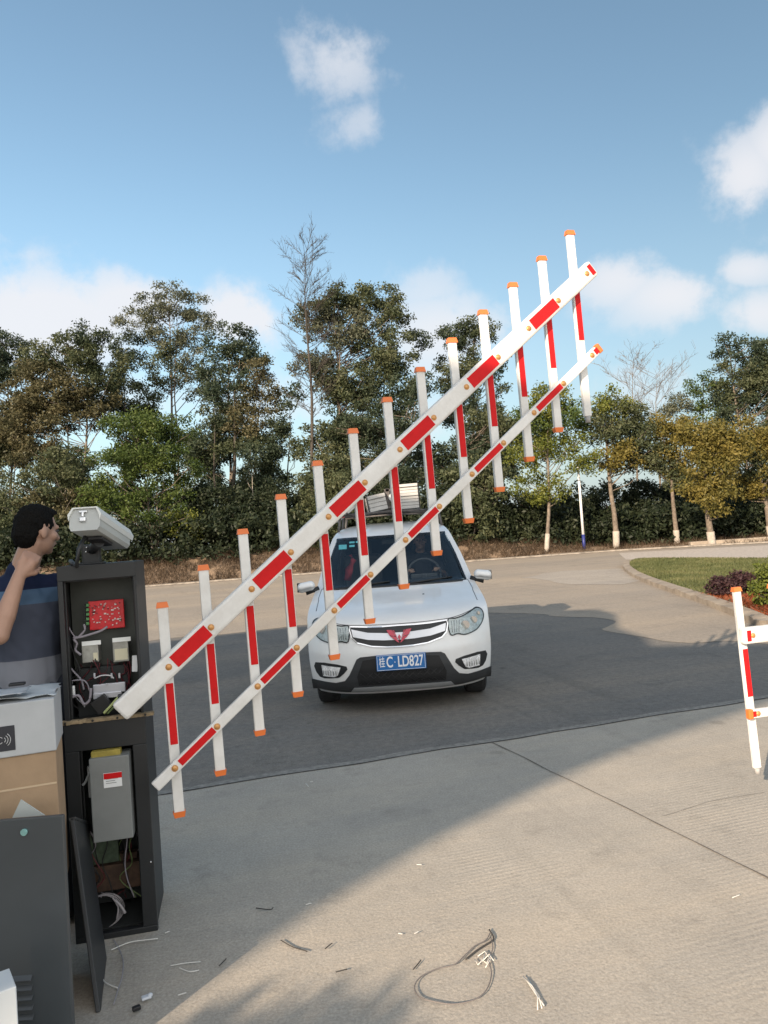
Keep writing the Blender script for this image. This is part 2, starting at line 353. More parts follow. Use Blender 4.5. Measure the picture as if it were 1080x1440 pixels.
A0 = [s.b.verts.new((p[0], p[1], -.02)) for p in isl]; A1 = [s.b.verts.new((p[0], p[1], .10+.045*mnoise.noise((p[0]*3.1, p[1]*3.1, 0)))) for p in isl]; A2 = [s.b.verts.new((p[0], p[1], .115)) for p in ins]; A3 = [s.b.verts.new((p[0], p[1], .05)) for p in ins]
for i in range(n_):
    j = (i+1) % n_
    for a, b in ((A0, A1), (A1, A2), (A2, A3)): s.b.faces.new((a[i], a[j], b[j], b[i]))
struct('kerb', s, M_kerb)
sheet('island_soil', ins, .085, mat('lawn_soil', (.13, .12, .055), .95, var=.35, scale=2))
def inside(x, y, P):
    c = False; j = len(P)-1
    for i in range(len(P)):
        if (P[i][1] > y) != (P[j][1] > y) and x < (P[j][0]-P[i][0])*(y-P[i][1])/(P[j][1]-P[i][1])+P[i][0]: c = not c
        j = i
    return c
sheet('gravel_path', [tuple(gp(*p)[:2]) for p in [(870, 778), (1000, 771), (1180, 762), (1300, 772), (1180, 784), (1000, 787), (880, 787)]], .009, M_gravel)

def blades(name, P, h, wd, m, parent=None, lean=.5):
    P = np.asarray(P); n = len(P); a = rng.rand(n)*2*math.pi; hh = h*(.5+rng.rand(n)); dx = np.stack([np.cos(a)*wd, np.sin(a)*wd, np.zeros(n)], 1)
    ln = np.stack([rng.randn(n)*lean*hh, rng.randn(n)*lean*hh, hh], 1)
    V = np.concatenate([P-dx, P+dx, P+ln], 1).reshape(-1, 3); Fc = np.arange(3*n).reshape(-1, 3)
    return mnp(name, V, Fc, m, parent)
pts = []
bx0, bx1 = min(p[0] for p in ins), 17; by0, by1 = min(p[1] for p in ins), max(p[1] for p in ins)
red0 = gp(1030, 852); soilline = lambda x, y: (y < 13.6+.35*(x-5.6))
while len(pts) < 52000:
    x = random.uniform(bx0, bx1); y = random.uniform(by0, by1)
    if inside(x, y, ins) and not soilline(x, y+.4*mnoise.noise((x*2, y*2, 0))): pts.append((x, y, .08))
tag(blades('lawn', pts, .055, .012, LM['lawn']), 'short olive lawn grass inside the kerbed island', 'grass', kind='stuff')
pts = []
while len(pts) < 9000:
    x = random.uniform(bx0, 10); y = random.uniform(by0, 14.5)
    if inside(x, y, ins) and soilline(x, y): pts.append((x, y, .085))
tag(blades('red_ground_cover', pts, .05, .022, LM['red'], lean=1.2), 'rust red ground cover at the corner of the lawn island', 'ground cover', kind='stuff')

# ------------------------------------------------------------------ foliage
def leaf_cloud(C, nper, rad, size, flat=.7):
    C = np.repeat(np.asarray(C), nper, axis=0); n = len(C)
    g = rng.randn(n, 3); g /= np.linalg.norm(g, axis=1)[:, None]; rr = rad*(rng.rand(n)**.5)[:, None]
    P = C + g*rr*np.array([1, 1, flat])*(.75+.5*rng.rand(n, 1))
    nrm = rng.randn(n, 3)+np.array([0, 0, .5]); nrm /= np.linalg.norm(nrm, axis=1)[:, None]
    t = np.cross(nrm, rng.randn(n, 3)); t /= np.linalg.norm(t, axis=1)[:, None]; b = np.cross(nrm, t)
    s1 = size*(.6+.8*rng.rand(n, 1)); s2 = s1*.48
    V = np.stack([P-t*s1, P-b*s2, P+t*s1, P+b*s2], 1).reshape(-1, 3)
    return V, np.arange(4*n).reshape(-1, 4)
def lobe_clumps(Cn, rx, ry, rz, n):
    g = rng.randn(n, 3); g /= np.linalg.norm(g, axis=1)[:, None]; r_ = rng.rand(n, 1)**.42
    return np.array(Cn)+g*r_*np.array([rx, ry, rz])
def tree(name, label, base, lobes, Y, leaf, cat='tree', group=None, density=1.0, size=.11, clump=.42, barkm=bark, trunk_r=.12, whitewash=0, stems=1, ztop=None, gap=1.0, baseY=None, lower_lobes=False):
    lower_lobes = name == 'eucalyptus_tree'
    k = Y/FPX; b = at(base, 760, baseY or Y); d0 = (baseY or Y)
    eY = np.interp(b.x, [e[0] for e in edge], [e[1] for e in edge]); zb = float(bank_h(b.x, max(0, b.y-eY))) if b.y > eY else 0
    B = Vector((b.x, b.y, zb-.1)); root = empty(name, B, label, cat, group)
    tops = sorted([at(l[0], l[1], Y) for l in lobes], key=lambda v: v.z); T = tops[-1].copy(); T.z += lobes[0][3]*k*.3
    tb = MB(); CL = []
    for s_ in range(stems):
        tt = T if s_ == 0 else tops[random.randrange(len(tops))]+Vector((random.uniform(-.5, .5), random.uniform(-.5, .5), 0))
        bb = Vector((random.uniform(-.25, .25)*(s_ > 0), random.uniform(-.2, .2)*(s_ > 0), 0)); P = []
        for i in range(9):
            u = i/8; q = bb.lerp(tt-B, u); amp = .035*(tt-B).length*math.sin(u*math.pi)
            q.x += amp*mnoise.noise((u*2.2, s_*7+base*.1, 1)); q.y += amp*mnoise.noise((u*2.2, 5, s_*3+base*.1)); P.append(q)
        tb.tube(P, [trunk_r*(1-.85*(i/8)**.9)*(1 if s_ == 0 else .65) for i in range(9)], 8)
        if s_ == 0: P0 = P
    mats = {}
    zmin = P0[0].z
    if lower_lobes: lobes = list(lobes)+[(base+random.uniform(-40, 40), random.uniform(600, 715), 36, 26, ('dark', 'olive')[random.random() < .35]) for _ in range(5)]
    for l in lobes:
        Cn = at(l[0], l[1], Y)-B; rx, rz = l[2]*k, l[3]*k; ry = min(rx, rz*1.6)*.9
        vol = rx*ry*rz; n = max(6, int(density*15*vol**.8)); Cn.y += random.uniform(-.5, .5)
        Cs = lobe_clumps(Cn, rx, ry, rz, n); mats.setdefault(l[4] if len(l) > 4 else leaf, []).append(Cs)
        for c in Cs[::4]:
            c = Vector(c); h = math.hypot(c.x, c.y); zt = min(max(c.z-h*random.uniform(.25, 1.1)-.2, (T.z-B.z)*.22), (T.z-B.z)*.93)
            u = zt/max(.1, (T.z-B.z)); iu = min(7, int(u*8)); st = P0[iu].lerp(P0[iu+1], u*8-iu)
            mid = st.lerp(c, .5)+Vector((random.uniform(-.3, .3), random.uniform(-.3, .3), random.uniform(-.35, .25)))*min(1, (c-st).length*.5)
            tb.tube([st, mid, c], [max(.018, trunk_r*.3*(1-u*.6)), .02, .008], 4, cap=False)
    tr = tb.build('trunk', barkm, root)
    if whitewash:
        wb = MB(); pz = [P0[0].lerp(P0[1], t) for t in (0, .25, .5, .75, 1)]; pz = [p for p in pz if p.z < whitewash] + [P0[0].lerp(P0[1], min(1, whitewash/max(.01, P0[1].z)))]
        wb.tube(pz, [trunk_r*1.0+.008 for _ in pz], 10); wb.build('limewash', limewash, tr)
    first = True
    for mk, lst in mats.items():
        C = np.concatenate(lst); V, Fc = leaf_cloud(C, int(135*gap), clump*1.25, size*.74)
        mnp('crown', V, Fc, LM[mk], root)
    return root
def bare_tree(name, label, px, ytop, Y, baseY, spread, levels, barkm, cat='bare tree', bare_from=.3, n1=26, r0_=.1, ybend=0):
    b = at(px+8, 740, Y); B = Vector((b.x, b.y, .9)); T = at(px, ytop, Y)-B; root = empty(name, B, label, cat); s = MB()
    P = [Vector((0, 0, 0)).lerp(T, i/10)+Vector((.012*T.length*math.sin(i*.9+px)*(i/10), 0, 0)) for i in range(11)]
    s.tube(P, [r0_*(1-i/10.6) for i in range(11)], 7)
    fin = MB()
    for k in range(n1):
        u = bare_from+(1-bare_from)*(k+random.random()*.8)/n1; u = min(u, .985); iu = min(9, int(u*10)); st = P[iu].lerp(P[iu+1], u*10-iu); a = random.uniform(0, 6.28); ln = spread*(.45+1.0*math.sin(math.pi*min(1, (u-bare_from)/(1-bare_from)*.86+.06))**.8)*random.uniform(.45, 1.05)
        d = Vector((math.cos(a), math.sin(a)*.8, random.uniform(.35, .9))).normalized(); p1 = st+d*ln*.5+Vector((0, 0, .03)); p2 = p1+(d+Vector((random.uniform(-.3, .3), 0, .25)))*ln*.5
        fin.tube([st, p1, p2], [.026*(1.2-u), .014, .005], 4, cap=False)
        for j in range(levels):
            q = st.lerp(p2, random.uniform(.3, .98)); e = (d+Vector((random.uniform(-1, 1), random.uniform(-1, 1), random.uniform(-.3, 1)))).normalized(); l2 = ln*random.uniform(.15, .42); q2 = q+e*l2
            fin.tube([q, q.lerp(q2, .5)+Vector((0, 0, .03)), q2], [.009, .007, .003], 3, cap=False)
            for jj in range(2):
                q3 = q.lerp(q2, random.uniform(.4, 1)); e2 = (e+Vector((random.uniform(-1, 1), random.uniform(-1, 1), random.uniform(-.2, 1)))).normalized(); fin.tube([q3, q3+e2*l2*.5], [.007, .004], 3, cap=False)
    s.build('trunk', barkm, root); fin.build('branches', barkm, root)
    return root

G1 = 'tall trees along the bank'
tree('eucalyptus_tree', 'dark tall tree at the far left edge above the standing man', 12, [(8, 505, 42, 38, 'dark'), (-30, 520, 45, 60, 'dark'), (-10, 620, 60, 55, 'olive'), (35, 585, 40, 35, 'brown')], 45, 'olive', group=G1, stems=2)
tree('eucalyptus_tree', 'brownish olive broad crowned tree behind the camera housing', 108, [(128, 482, 28, 26, 'dark'), (88, 500, 46, 36, 'olive'), (140, 525, 38, 42, 'olive'), (55, 545, 52, 40, 'brown'), (100, 570, 64, 42, 'brown'), (30, 600, 40, 28, 'brown'), (60, 640, 38, 28, 'brown')], 42, 'brown', group=G1, stems=3)
tree('eucalyptus_tree', 'tallest airy grey green tree on the left with sky showing through', 252, [(238, 425, 40, 24, 'grey'), (272, 445, 30, 32, 'grey'), (200, 455, 36, 26, 'grey'), (250, 478, 48, 22, 'grey'), (185, 490, 20, 32, 'dark'), (230, 520, 34, 38, 'olive'), (280, 525, 28, 48, 'grey')], 47, 'grey', group=G1, density=.72, stems=2, trunk_r=.14, size=.1)
tree('eucalyptus_tree', 'slim dark tree standing between the airy tree and the rusty tree', 178, [(172, 505, 22, 30, 'dark'), (165, 560, 30, 36, 'dark'), (200, 575, 36, 40, 'olive')], 46, 'dark', group=G1, density=.8)
tree('eucalyptus_tree', 'dark blue green tree left of the tall bare tree', 322, [(322, 480, 34, 26, 'dark'), (342, 505, 34, 28, 'dark'), (305, 535, 30, 38, 'dark'), (310, 590, 34, 36, 'olive')], 45, 'dark', group=G1, density=.85, stems=2)
tree('eucalyptus_tree', 'tree with rusty brown drooping crown left of the bare trunk', 352, [(365, 520, 24, 22, 'brown'), (362, 560, 34, 34, 'brown'), (345, 595, 26, 26, 'brown'), (385, 600, 22, 30, 'dark'), (375, 635, 22, 28, 'olive')], 43, 'brown', group=G1, density=.9, stems=2, trunk_r=.08, barkm=bark_dark)
tree('eucalyptus_tree', 'large tall tree right of the bare tree with speckled light leaves', 478, [(470, 428, 34, 22, 'olive'), (515, 425, 48, 22, 'olive'), (545, 445, 32, 32, 'olive'), (440, 455, 32, 28, 'grey'), (490, 470, 44, 34, 'grey'), (540, 500, 44, 40, 'olive'), (585, 480, 16, 26, 'dark'), (450, 520, 36, 40, 'grey'), (495, 545, 50, 38, 'olive'), (550, 560, 42, 40, 'dark')], 43, 'olive', group=G1, density=.95, stems=3, trunk_r=.15)
tree('eucalyptus_tree', 'dark leafy tree low behind the middle of the raised barrier', 520, [(500, 600, 55, 34, 'dark'), (560, 615, 44, 34, 'dark'), (450, 620, 36, 34, 'olive'), (590, 560, 26, 34, 'dark'), (480, 660, 60, 34, 'olive'), (560, 665, 44, 34, 'dark')], 41, 'dark', group=G1, density=.9, stems=3)
tree('eucalyptus_tree', 'dark rounded tree seen between the upper barrier pickets', 662, [(640, 480, 26, 24, 'dark'), (668, 470, 30, 22, 'olive'), (655, 520, 42, 34, 'olive'), (700, 520, 20, 32, 'dark'), (640, 570, 30, 34, 'dark'), (682, 575, 32, 34, 'dark')], 45, 'dark', group=G1, density=.9, stems=2)
tree('eucalyptus_tree', 'dark tree filling the gap left of the first row tree', 700, [(640, 640, 40, 40, 'dark'), (700, 640, 30, 50, 'dark'), (600, 650, 34, 44, 'olive'), (660, 695, 50, 30, 'dark')], 43, 'dark', group=G1, density=.85, stems=3)
tree('broadleaf_tree', 'bright green leafy tree low on the bank left of the barrier', 215, [(185, 600, 48, 30, 'green'), (235, 605, 40, 26, 'green'), (180, 650, 58, 32, 'green'), (240, 655, 50, 34, 'green'), (150, 700, 44, 30, 'green'), (215, 715, 60, 34, 'green'), (262, 735, 28, 22, 'rgreen')], 37, 'green', density=.85, stems=4, trunk_r=.07, size=.1)
tree('broadleaf_tree', 'brown leaved small tree behind the standing man', 80, [(50, 690, 60, 34, 'olive'), (100, 665, 44, 34, 'olive'), (90, 720, 60, 34, 'brown'), (10, 740, 50, 40, 'olive')], 38, 'olive', density=.75, stems=3, trunk_r=.06, barkm=bark_pale)
tree('slender_tree', 'thin pale trunk with a few twigs right of the green tree', 363, [(352, 640, 12, 26, 'dark'), (345, 690, 14, 20, 'olive')], 41, 'dark', density=.7, trunk_r=.05, barkm=bark_pale, size=.09)
for (px, lab, hgt, tr_) in [(300, 'dark leafless trunk beside the green tree', 560, .09), (328, 'thick dark trunk between the blue green and rusty trees', 540, .17), (405, 'thin dark trunk left of the bare tree base', 560, .07)]:
    tree('dark_trunk_tree', lab, px, [(px+2, hgt, 18, 26, 'dark'), (px-10, hgt+45, 18, 20, 'dark'), (px+14, hgt+70, 16, 16, 'olive')], 43, 'dark', density=.7, trunk_r=tr_, barkm=bark_dark)
bare_tree('bare_tree', 'tall thin leafless tree rising above all the others', 431, 345, 41, 40, 1.75, 13, bark_dark, bare_from=.42, n1=64, r0_=.14)
bare_tree('bare_tree', 'small leafless tree with a straight stem beyond the right hand row', 890, 505, 50, 50, 1.9, 8, bark, n1=30, r0_=.09, bare_from=.5)
bare_tree('bare_tree', 'leafless forked tree right of the other small bare tree', 922, 525, 49, 49, 2.2, 8, bark, n1=28, r0_=.09, bare_from=.5)
# right row of limewashed street trees
G2 = 'limewashed street trees along the far kerb'
tree('street_tree', 'yellow green street tree with airy crown behind the last barrier pickets', 767, [(775, 565, 36, 22, 'rgreen'), (800, 585, 34, 25, 'green'), (755, 590, 34, 27, 'green'), (790, 625, 40, 25, 'rgreen'), (750, 640, 40, 25, 'rgreen'), (760, 685, 38, 22, 'rgreen'), (815, 650, 25, 20, 'rgreen')], 36.6, 'rgreen', group=G2, density=.95, trunk_r=.11, whitewash=1.6, size=.1)
tree('street_tree', 'dense olive street tree right of the white and blue pole', 866, [(850, 572, 36, 20, 'rgreen'), (880, 585, 43, 22, 'olive'), (845, 600, 34, 25, 'olive'), (890, 615, 40, 25, 'olive'), (868, 640, 40, 25, 'gold'), (905, 645, 27, 22, 'olive')], 37.2, 'olive', group=G2, density=1.15, trunk_r=.16, whitewash=1.9, size=.1)
tree('street_tree', 'golden olive street tree second from the right edge', 952, [(935, 605, 38, 20, 'gold'), (965, 610, 34, 22, 'gold'), (925, 635, 34, 25, 'olive'), (955, 645, 38, 27, 'gold'), (945, 668, 27, 18, 'olive')], 36.9, 'gold', group=G2, density=1.1, trunk_r=.14, whitewash=1.5, size=.1)
tree('street_tree', 'most golden street tree with a low lobe and pale trunk', 1001, [(985, 608, 31, 22, 'gold'), (1010, 620, 36, 29, 'gold'), (990, 645, 36, 29, 'gold'), (1020, 655, 31, 27, 'gold'), (992, 680, 34, 22, 'gold'), (1000, 702, 40, 20, 'gold')], 34.0, 'gold', group=G2, density=1.25, trunk_r=.17, whitewash=1.9, size=.1, baseY=34.3)
tree('street_tree', 'golden street tree cut by the right edge of the photo', 1085, [(1060, 610, 34, 22, 'gold'), (1085, 625, 38, 31, 'gold'), (1065, 655, 31, 27, 'olive'), (1095, 660, 36, 34, 'gold'), (1062, 688, 31, 20, 'gold')], 35.5, 'gold', group=G2, density=1.2, trunk_r=.16, whitewash=1.7, size=.1)
tree('eucalyptus_tree', 'tall dark tree at the right edge behind the golden trees', 1058, [(1025, 490, 24, 18, 'dark'), (1062, 500, 28, 24, 'dark'), (1090, 510, 34, 38, 'olive'), (1048, 535, 45, 36, 'olive'), (1085, 560, 44, 36, 'dark'), (1030, 570, 30, 28, 'dark')], 46, 'dark', group=G1, density=1.0, stems=3, trunk_r=.14)
tree('eucalyptus_tree', 'pale blue green feathery tree left of the tall right hand tree', 985, [(990, 545, 29, 20, 'green'), (962, 565, 28, 16, 'grey'), (1000, 575, 27, 22, 'green'), (940, 580, 20, 12, 'grey')], 48, 'grey', group=G1, density=.7, size=.1)
# shrubs of the thicket under the trees
for i, (px, py, rx, ry, mk, Yd, lab) in enumerate([
    (20, 752, 60, 42, 'olive', 37, 'dull olive bush behind the standing man'),
    (300, 717, 44, 40, 'deep', 38.5, 'dark bush right of the green tree'), (350, 732, 40, 42, 'deep', 38.5, 'dark bush above the first barrier pickets'),
    (400, 722, 44, 46, 'deep', 39, 'dark bush left of the raised boom middle'), (455, 707, 44, 52, 'olive', 38, 'olive bush above the van roof left corner'),
    (520, 722, 48, 50, 'deep', 39, 'dark bush directly behind the load on the van'), (600, 712, 52, 54, 'deep', 39, 'dark bush right of the load on the van'),
    (665, 697, 46, 62, 'olive', 38.5, 'tall bush right of the van roof'), (725, 727, 44, 40, 'deep', 39.5, 'dark bush left of the first street tree'),
    (795, 722, 44, 42, 'deep', 41, 'dark bush behind the white and blue pole'), (850, 717, 40, 44, 'deep', 41, 'dark bush behind the dense olive street tree'),
    (910, 714, 44, 46, 'deep', 41, 'dark bush between two olive street trees'), (975, 717, 46, 42, 'deep', 41.5, 'dark bush behind the golden trees'),
    (1045, 714, 50, 42, 'deep', 41, 'dark bush near the right edge behind the row')]):
    tree('bush', lab, px, [(px-rx*.4, py, rx*.7, ry, mk), (px+rx*.45, py-5, rx*.65, ry*.9, mk), (px, py+ry*.5, rx, ry*.6, mk)], Yd, mk, cat='bush', group='bushes under the trees', density=1.05, stems=3, trunk_r=.04, size=.12, barkm=bark_dark)
# undergrowth and dry grass: nobody could count it
C = []
for k in range(2300):
    x = random.uniform(-26, 24); y = np.interp(x, [e[0] for e in edge], [e[1] for e in edge])+random.uniform(2.9, 9.0)
    C.append((x, y, bank_h(x, y-np.interp(x, [e[0] for e in edge], [e[1] for e in edge]))+random.uniform(0, 1.9)))
V, Fc = leaf_cloud(C, 46, .6, .11); tag(mnp('undergrowth', V, Fc, LM['deep']), 'tangled dark undergrowth filling the bank beneath the trees', 'undergrowth', kind='stuff')
C = []
for k in range(260):
    x = random.uniform(-24, 8); y = np.interp(x, [e[0] for e in edge], [e[1] for e in edge])+random.uniform(2.6, 5.0)
    C.append((x, y, bank_h(x, 3)+random.uniform(0, .35)))
pts = []
for k in range(34000):
    x = random.uniform(-26, 22); d = random.random()**.8*3.9+.35; 
    if mnoise.noise((x*.7, d*.9, 4)) < -.22: continue
    if x > 9 and random.random() < .6: continue
    y = np.interp(x, [e[0] for e in edge], [e[1] for e in edge])+d
    pts.append((x, y, bank_h(x, d)-.02))
tag(blades('dry_grass', pts, .26, .016, LM['dry'], lean=.6), 'dry reddish brown grass on the bank behind the road', 'dry grass', kind='stuff')
# island planting
def shrub(name, label, c, r, n, mk, size=.03, per=60, clump=.12):
    root = empty(name, c, label, 'shrub'); Cs = lobe_clumps((0, 0, r[2]*.75), *r, n)
    Cs = Cs[Cs[:, 2] > .02]; V, Fc = leaf_cloud(Cs, per, clump, size); mnp('foliage', V, Fc, LM[mk], root)
    s = MB()
    for q in Cs[::5]: s.tube([(q[0]*.15, q[1]*.15, 0), (q[0]*.6, q[1]*.6, q[2]*.6), tuple(q)], [.014, .01, .005], 4, cap=False)
    s.build('stems', bark_dark, root); return root
c = gp(1030, 846); shrub('purple_shrub', 'low dark purple leaved hedge at the lawn corner', (c.x+.25, c.y+.25, .06), (.55, .34, .24), 90, 'purple')
c = gp(1082, 862); shrub('lime_shrub', 'bright yellow green clipped shrub at the right edge', (c.x+.36, c.y, .06), (.60, .55, .46), 240, 'lime')

# far street furniture: pole, low wall
c = gp(822, 776); p = empty('white_pole', (c.x, c.y, .02), 'slim white pole with a dark blue foot beside the far kerb', 'pole')
MB().cyl((0, 0, .85), (0, 0, 4.6), .07, 12, .055).build('shaft', mat('pole_white', (.75, .75, .75), .5), p)
MB().cyl((0, 0, 0), (0, 0, .85), .082, 12).build('blue_foot', mat('pole_blue', (.02, .03, .16), .5), p)
a = gp(1000, 769); s = MB(); s.box((a.x+6.6, a.y+.7, .10), (14, .35, .26), R(-6), .03)
tag(s.build('low_wall', M_kerb), 'low rough pale wall edging the ground behind the golden tree', 'wall')

# ------------------------------------------------------------------ unseen gatehouse with a shadow-shaped roof, and an added tree, casting the shade
H = 7.0; cot = 1/math.tan(SUN_EL); sh = Vector((math.sin(SUN_AZ), math.cos(SUN_AZ)))*H*cot
shadow = [(-.95, 2.58), (-.65, 2.96), (-.28, 3.45), (.26, 4.05), (1.02, 4.78), (1.6, 5.25), (2.35, 5.75), (3.2, 6.28), (4.52, 8.75), (3.9, 8.95), (3.2, 9.2), (3.35, 10.0), (3.3, 10.8), (3.75, 12.4), (3.7, 13.2), (2.04, 14.0), (0, 14.1), (-1.75, 13.8), (-4.2, 12.9), (-16, 11.2), (-16, -4), (-6.35, -4)]
poly = [(x-sh.x, y-sh.y) for x, y in shadow]  # roof outline is the wanted shadow, moved back along the sun
g = empty('gatehouse', (-16, -14, 0), 'pale rendered gatehouse unseen behind the viewer, its flat canopy roof shaped to cast the broad shade', 'building')
def rel(P): return [(p[0]+16, p[1]+14) for p in P]
stucco = mat('stucco', (.55, .52, .47), .9, var=.1, scale=2)
MB().prism(rel(poly), H-.05, H).build('roof', stucco, g)
MB().box((0, 1, 3.3), (11, 9, 6.6)).build('wall', stucco, g)
for k in (-6, -2, 2): MB().box((k+2, 5.53, 4.2), (1.5, .08, 1.5)).build('window', mat('dark_glass', (.02, .025, .03), .1), g)
for q in ((-4, 8), (7.5, 9)): MB().cyl((q[0], q[1], 0), (q[0], q[1], H-.35), .16).build('column', stucco, g)
h2 = 3.0; s2 = Vector((math.sin(SUN_AZ), math.cos(SUN_AZ)))*h2*cot
B = Vector((-.55-s2.x, 2.06-s2.y, 0)); t_ = empty('added_shade_tree', B, 'small round crowned tree added unseen behind the viewer to shade the near edge', 'tree')  # tree added only to cast the dark blot at the near edge
MB().tube([(0, 0, 0), (.05, 0, 1.2), (0, .05, 2.9)], [.07, .06, .03]).build('trunk', bark, t_)
V, Fc = leaf_cloud(lobe_clumps((0, 0, h2-.12), .5, .5, .26, 110), 60, .15, .055); mnp('crown', V, Fc, LM['green'], t_)

# ------------------------------------------------------------------ barriers
M_white = mat('white_paint', (.76, .75, .725), .45, col2=(.62, .605, .57), scale=7, coat=.1, detail=9, bump=.15, bscale=90)
M_red = mat('red_reflective', (.56, .012, .014), .5, var=.08, scale=20, spec=.15)
M_orange = mat('orange_cap', (.72, .17, .035), .45)
M_bolt = mat('brass_bolt', (.55, .28, .10), .35, metal=.4)
def fence_boom(name, label, A, Dv, n, out, off_t, off_b, rail_off, foot_i, start, end, rstart, rend, reds, ext_tag=None):
    root = empty(name, A, label, 'barrier', 'fence style barrier booms'); u = Dv.normalized(); st = Dv.length
    def frame(d, o):     # x along d, y = away from viewer, z = x cross y
        y = -o; y = (y-d*y.dot(d)).normalized(); z = d.cross(y); M_ = Matrix((d, y, z)).transposed().to_4x4(); return M_
    Fb = frame(u, out)
    def bar(nm, a, b, wd, th, d, o, m, par, bev=.006, F_=None):
        L_ = (b-a).length; s = MB(); s.box((0, 0, 0), (L_, th, wd), 0, bev, seg=2); F2 = frame(d, o); F2.translation = (a+b)/2+o*0
        s.xf(F2); return s.build(nm, m, par)
    y_ = -Fb.col[1].to_3d()       # towards the viewer
    bm_ = bar('boom', u*start, u*(st*(n-1)+end), .088, .045, u, out, M_white, root, .012)
    R0 = Vector(rail_off)
    rl = bar('rail', R0+u*rstart, R0+u*(st*(n-1)+rend), .046, .024, u, out, M_white, root, .005)
    capb = bar('end_cap', R0+u*(st*(n-1)+rend), R0+u*(st*(n-1)+rend+.028), .05, .028, u, out, M_orange, rl, .006)
    for (i, a_, b_) in reds:
        p0 = u*(st*(i+a_)); p1 = u*(st*(i+b_))
        sx = bar('red_sticker', p0+y_*.0232, p1+y_*.0232, .058, .0016, u, out, M_red, bm_, 0)
        ql = R0+u*(st*(i+a_)); q1 = R0+u*(st*(i+min(b_, a_+.9)))
        bar('red_sticker', ql+y_*.0128, q1+y_*.0128, .030, .0016, u, out, M_red, rl, 0)
    for i in range(n):
        P = u*(st*i); k = i/(12)
        ot = Vector(off_t[0])*(1-k)+Vector(off_t[1])*k; ob = Vector(off_b[0])*(1-k)+Vector(off_b[1])*k
        back = -y_*.038
        d = (ot-ob).normalized(); top = P+ot; bot = P+ob
        last = i == foot_i
        if last: bot = P+ob-d*.085
        pk = bar('picket', bot+back+d*(.02), top+back-d*.018, .043, .022, d, out, M_white, root, .004)
        c_ = MB(); F2 = frame(d, out)
        for (c0, up) in ((top-d*.012, 1), (bot+d*.012, -1)):
            if last and up < 0: continue
            q = MB(); q.box((0, 0, 0), (.024, .030, .052), 0, 0)
            for v in q.b.verts:
                if v.co.x*up > 0: v.co.z *= .8; v.co.y *= .8
            F3 = F2.copy(); F3.translation = c0+back; q.xf(F3); q.build('end_cap', M_orange, pk)
        if last:
            q = MB(); q.cyl(bot+back+d*.02, bot+back-d*.012, .014, 10); q.build('foot', mat('grey_rubber', (.35, .34, .33), .7), pk)
        mid_ = P+ot+(ob-ot)*(ot.z/(ot.z-ob.z)); bar('red_sticker', mid_+(ob-ot).normalized()*.078+y_*(-.026)+u*.003, mid_+(ob-ot).normalized()*.335+y_*(-.026)+u*.003, .031, .0016, d, out, M_red, pk, 0)
        for c0, z0 in ((P, .0225), (R0+P, .012)):
            q = MB(); q.sph((0, 0, 0), .0125, (1, 1, .5)); q.cyl((0, 0, -.004), (0, 0, .002), .014, 12)
            F4 = y_.to_track_quat('Z', 'Y').to_matrix().to_4x4(); F4.translation = c0+y_*z0; q.xf(F4); q.build('bolt', M_bolt, root)
    return root
A = at(237, 937, 3.12); B2 = at(822, 387, 3.8); Dv = (B2-A)/12
hor = Vector((Dv.x, Dv.y, 0)).normalized(); out = Vector((hor.y, -hor.x, 0))
def hv(a, z): return hor*a+Vector((0, 0, z))
bo = fence_boom('barrier_boom', 'raised white and red fence boom slanting up in front of the van', A, Dv, 13, out, (hv(-.010, .268), hv(-.045, .246)), (hv(.009, -.640), hv(-.024, -.665)), hv(-.0, -.422), 12, -.262, .06, -.106, .045,
    [(i, .12, .93) for i in (0, 2, 4, 6, 8, 10)]+[(12, .10, .21)])
# the root of the boom: bracket in the cabinet
u = Dv.normalized(); s = MB(); s.cyl(u*(-.21)-out*.02, u*(-.21)-out*.22, .022, 16); s.box(u*(-.21)-out*.035, (.09, .02, .07), math.atan2(hor.y, hor.x), .003); s.build('shaft', mat('dark_steel', (.05, .055, .06), .5, metal=.6), bo)
A2 = at(1055, 893, 4.0); D2 = Vector((.2237, .05, 0)); h2_ = D2.normalized(); o2 = Vector((h2_.y, -h2_.x, 0))
fence_boom('barrier_boom', 'lowered white and red fence boom entering at the right edge', A2, D2, 13, o2, (Vector((-.03, 0, .258)), Vector((-.03, 0, .258))), (Vector((0, 0, -.655)), Vector((0, 0, -.655))), Vector((0.0, 0, -.418)), 0, -.055, .35, -.03, 0,
    [(0, -.16, -.05)]+[(i, .12, .93) for i in (1, 3, 5, 7, 9, 11)])
rt = [o for o in bpy.data.objects if o.name == 'barrier_boom.001'][0]
# orange cap on the near end of the lowered rail
s = MB(); s.box(Vector((0, 0, -.418))+h2_*(-.044), (.028, .03, .052), math.atan2(h2_.y, h2_.x), .005); s.build('end_cap', M_orange, rt)
CP = A2+D2*13.6; g = empty('barrier_cabinet', (CP.x, CP.y+.12, 0), 'closed dark cabinet carrying the lowered boom beyond the right edge', 'cabinet', rz=.22)
M_cab = mat('cabinet_paint', (.012, .0135, .015), .5, var=.25, scale=2.5, coat=.08)
MB().box((0, 0, .5), (.36, .3, 1.0), 0, .01).build('housing', M_cab, g); MB().box((0, -.156, .5), (.3, .008, .8), 0, .002).build('door', M_cab, g)

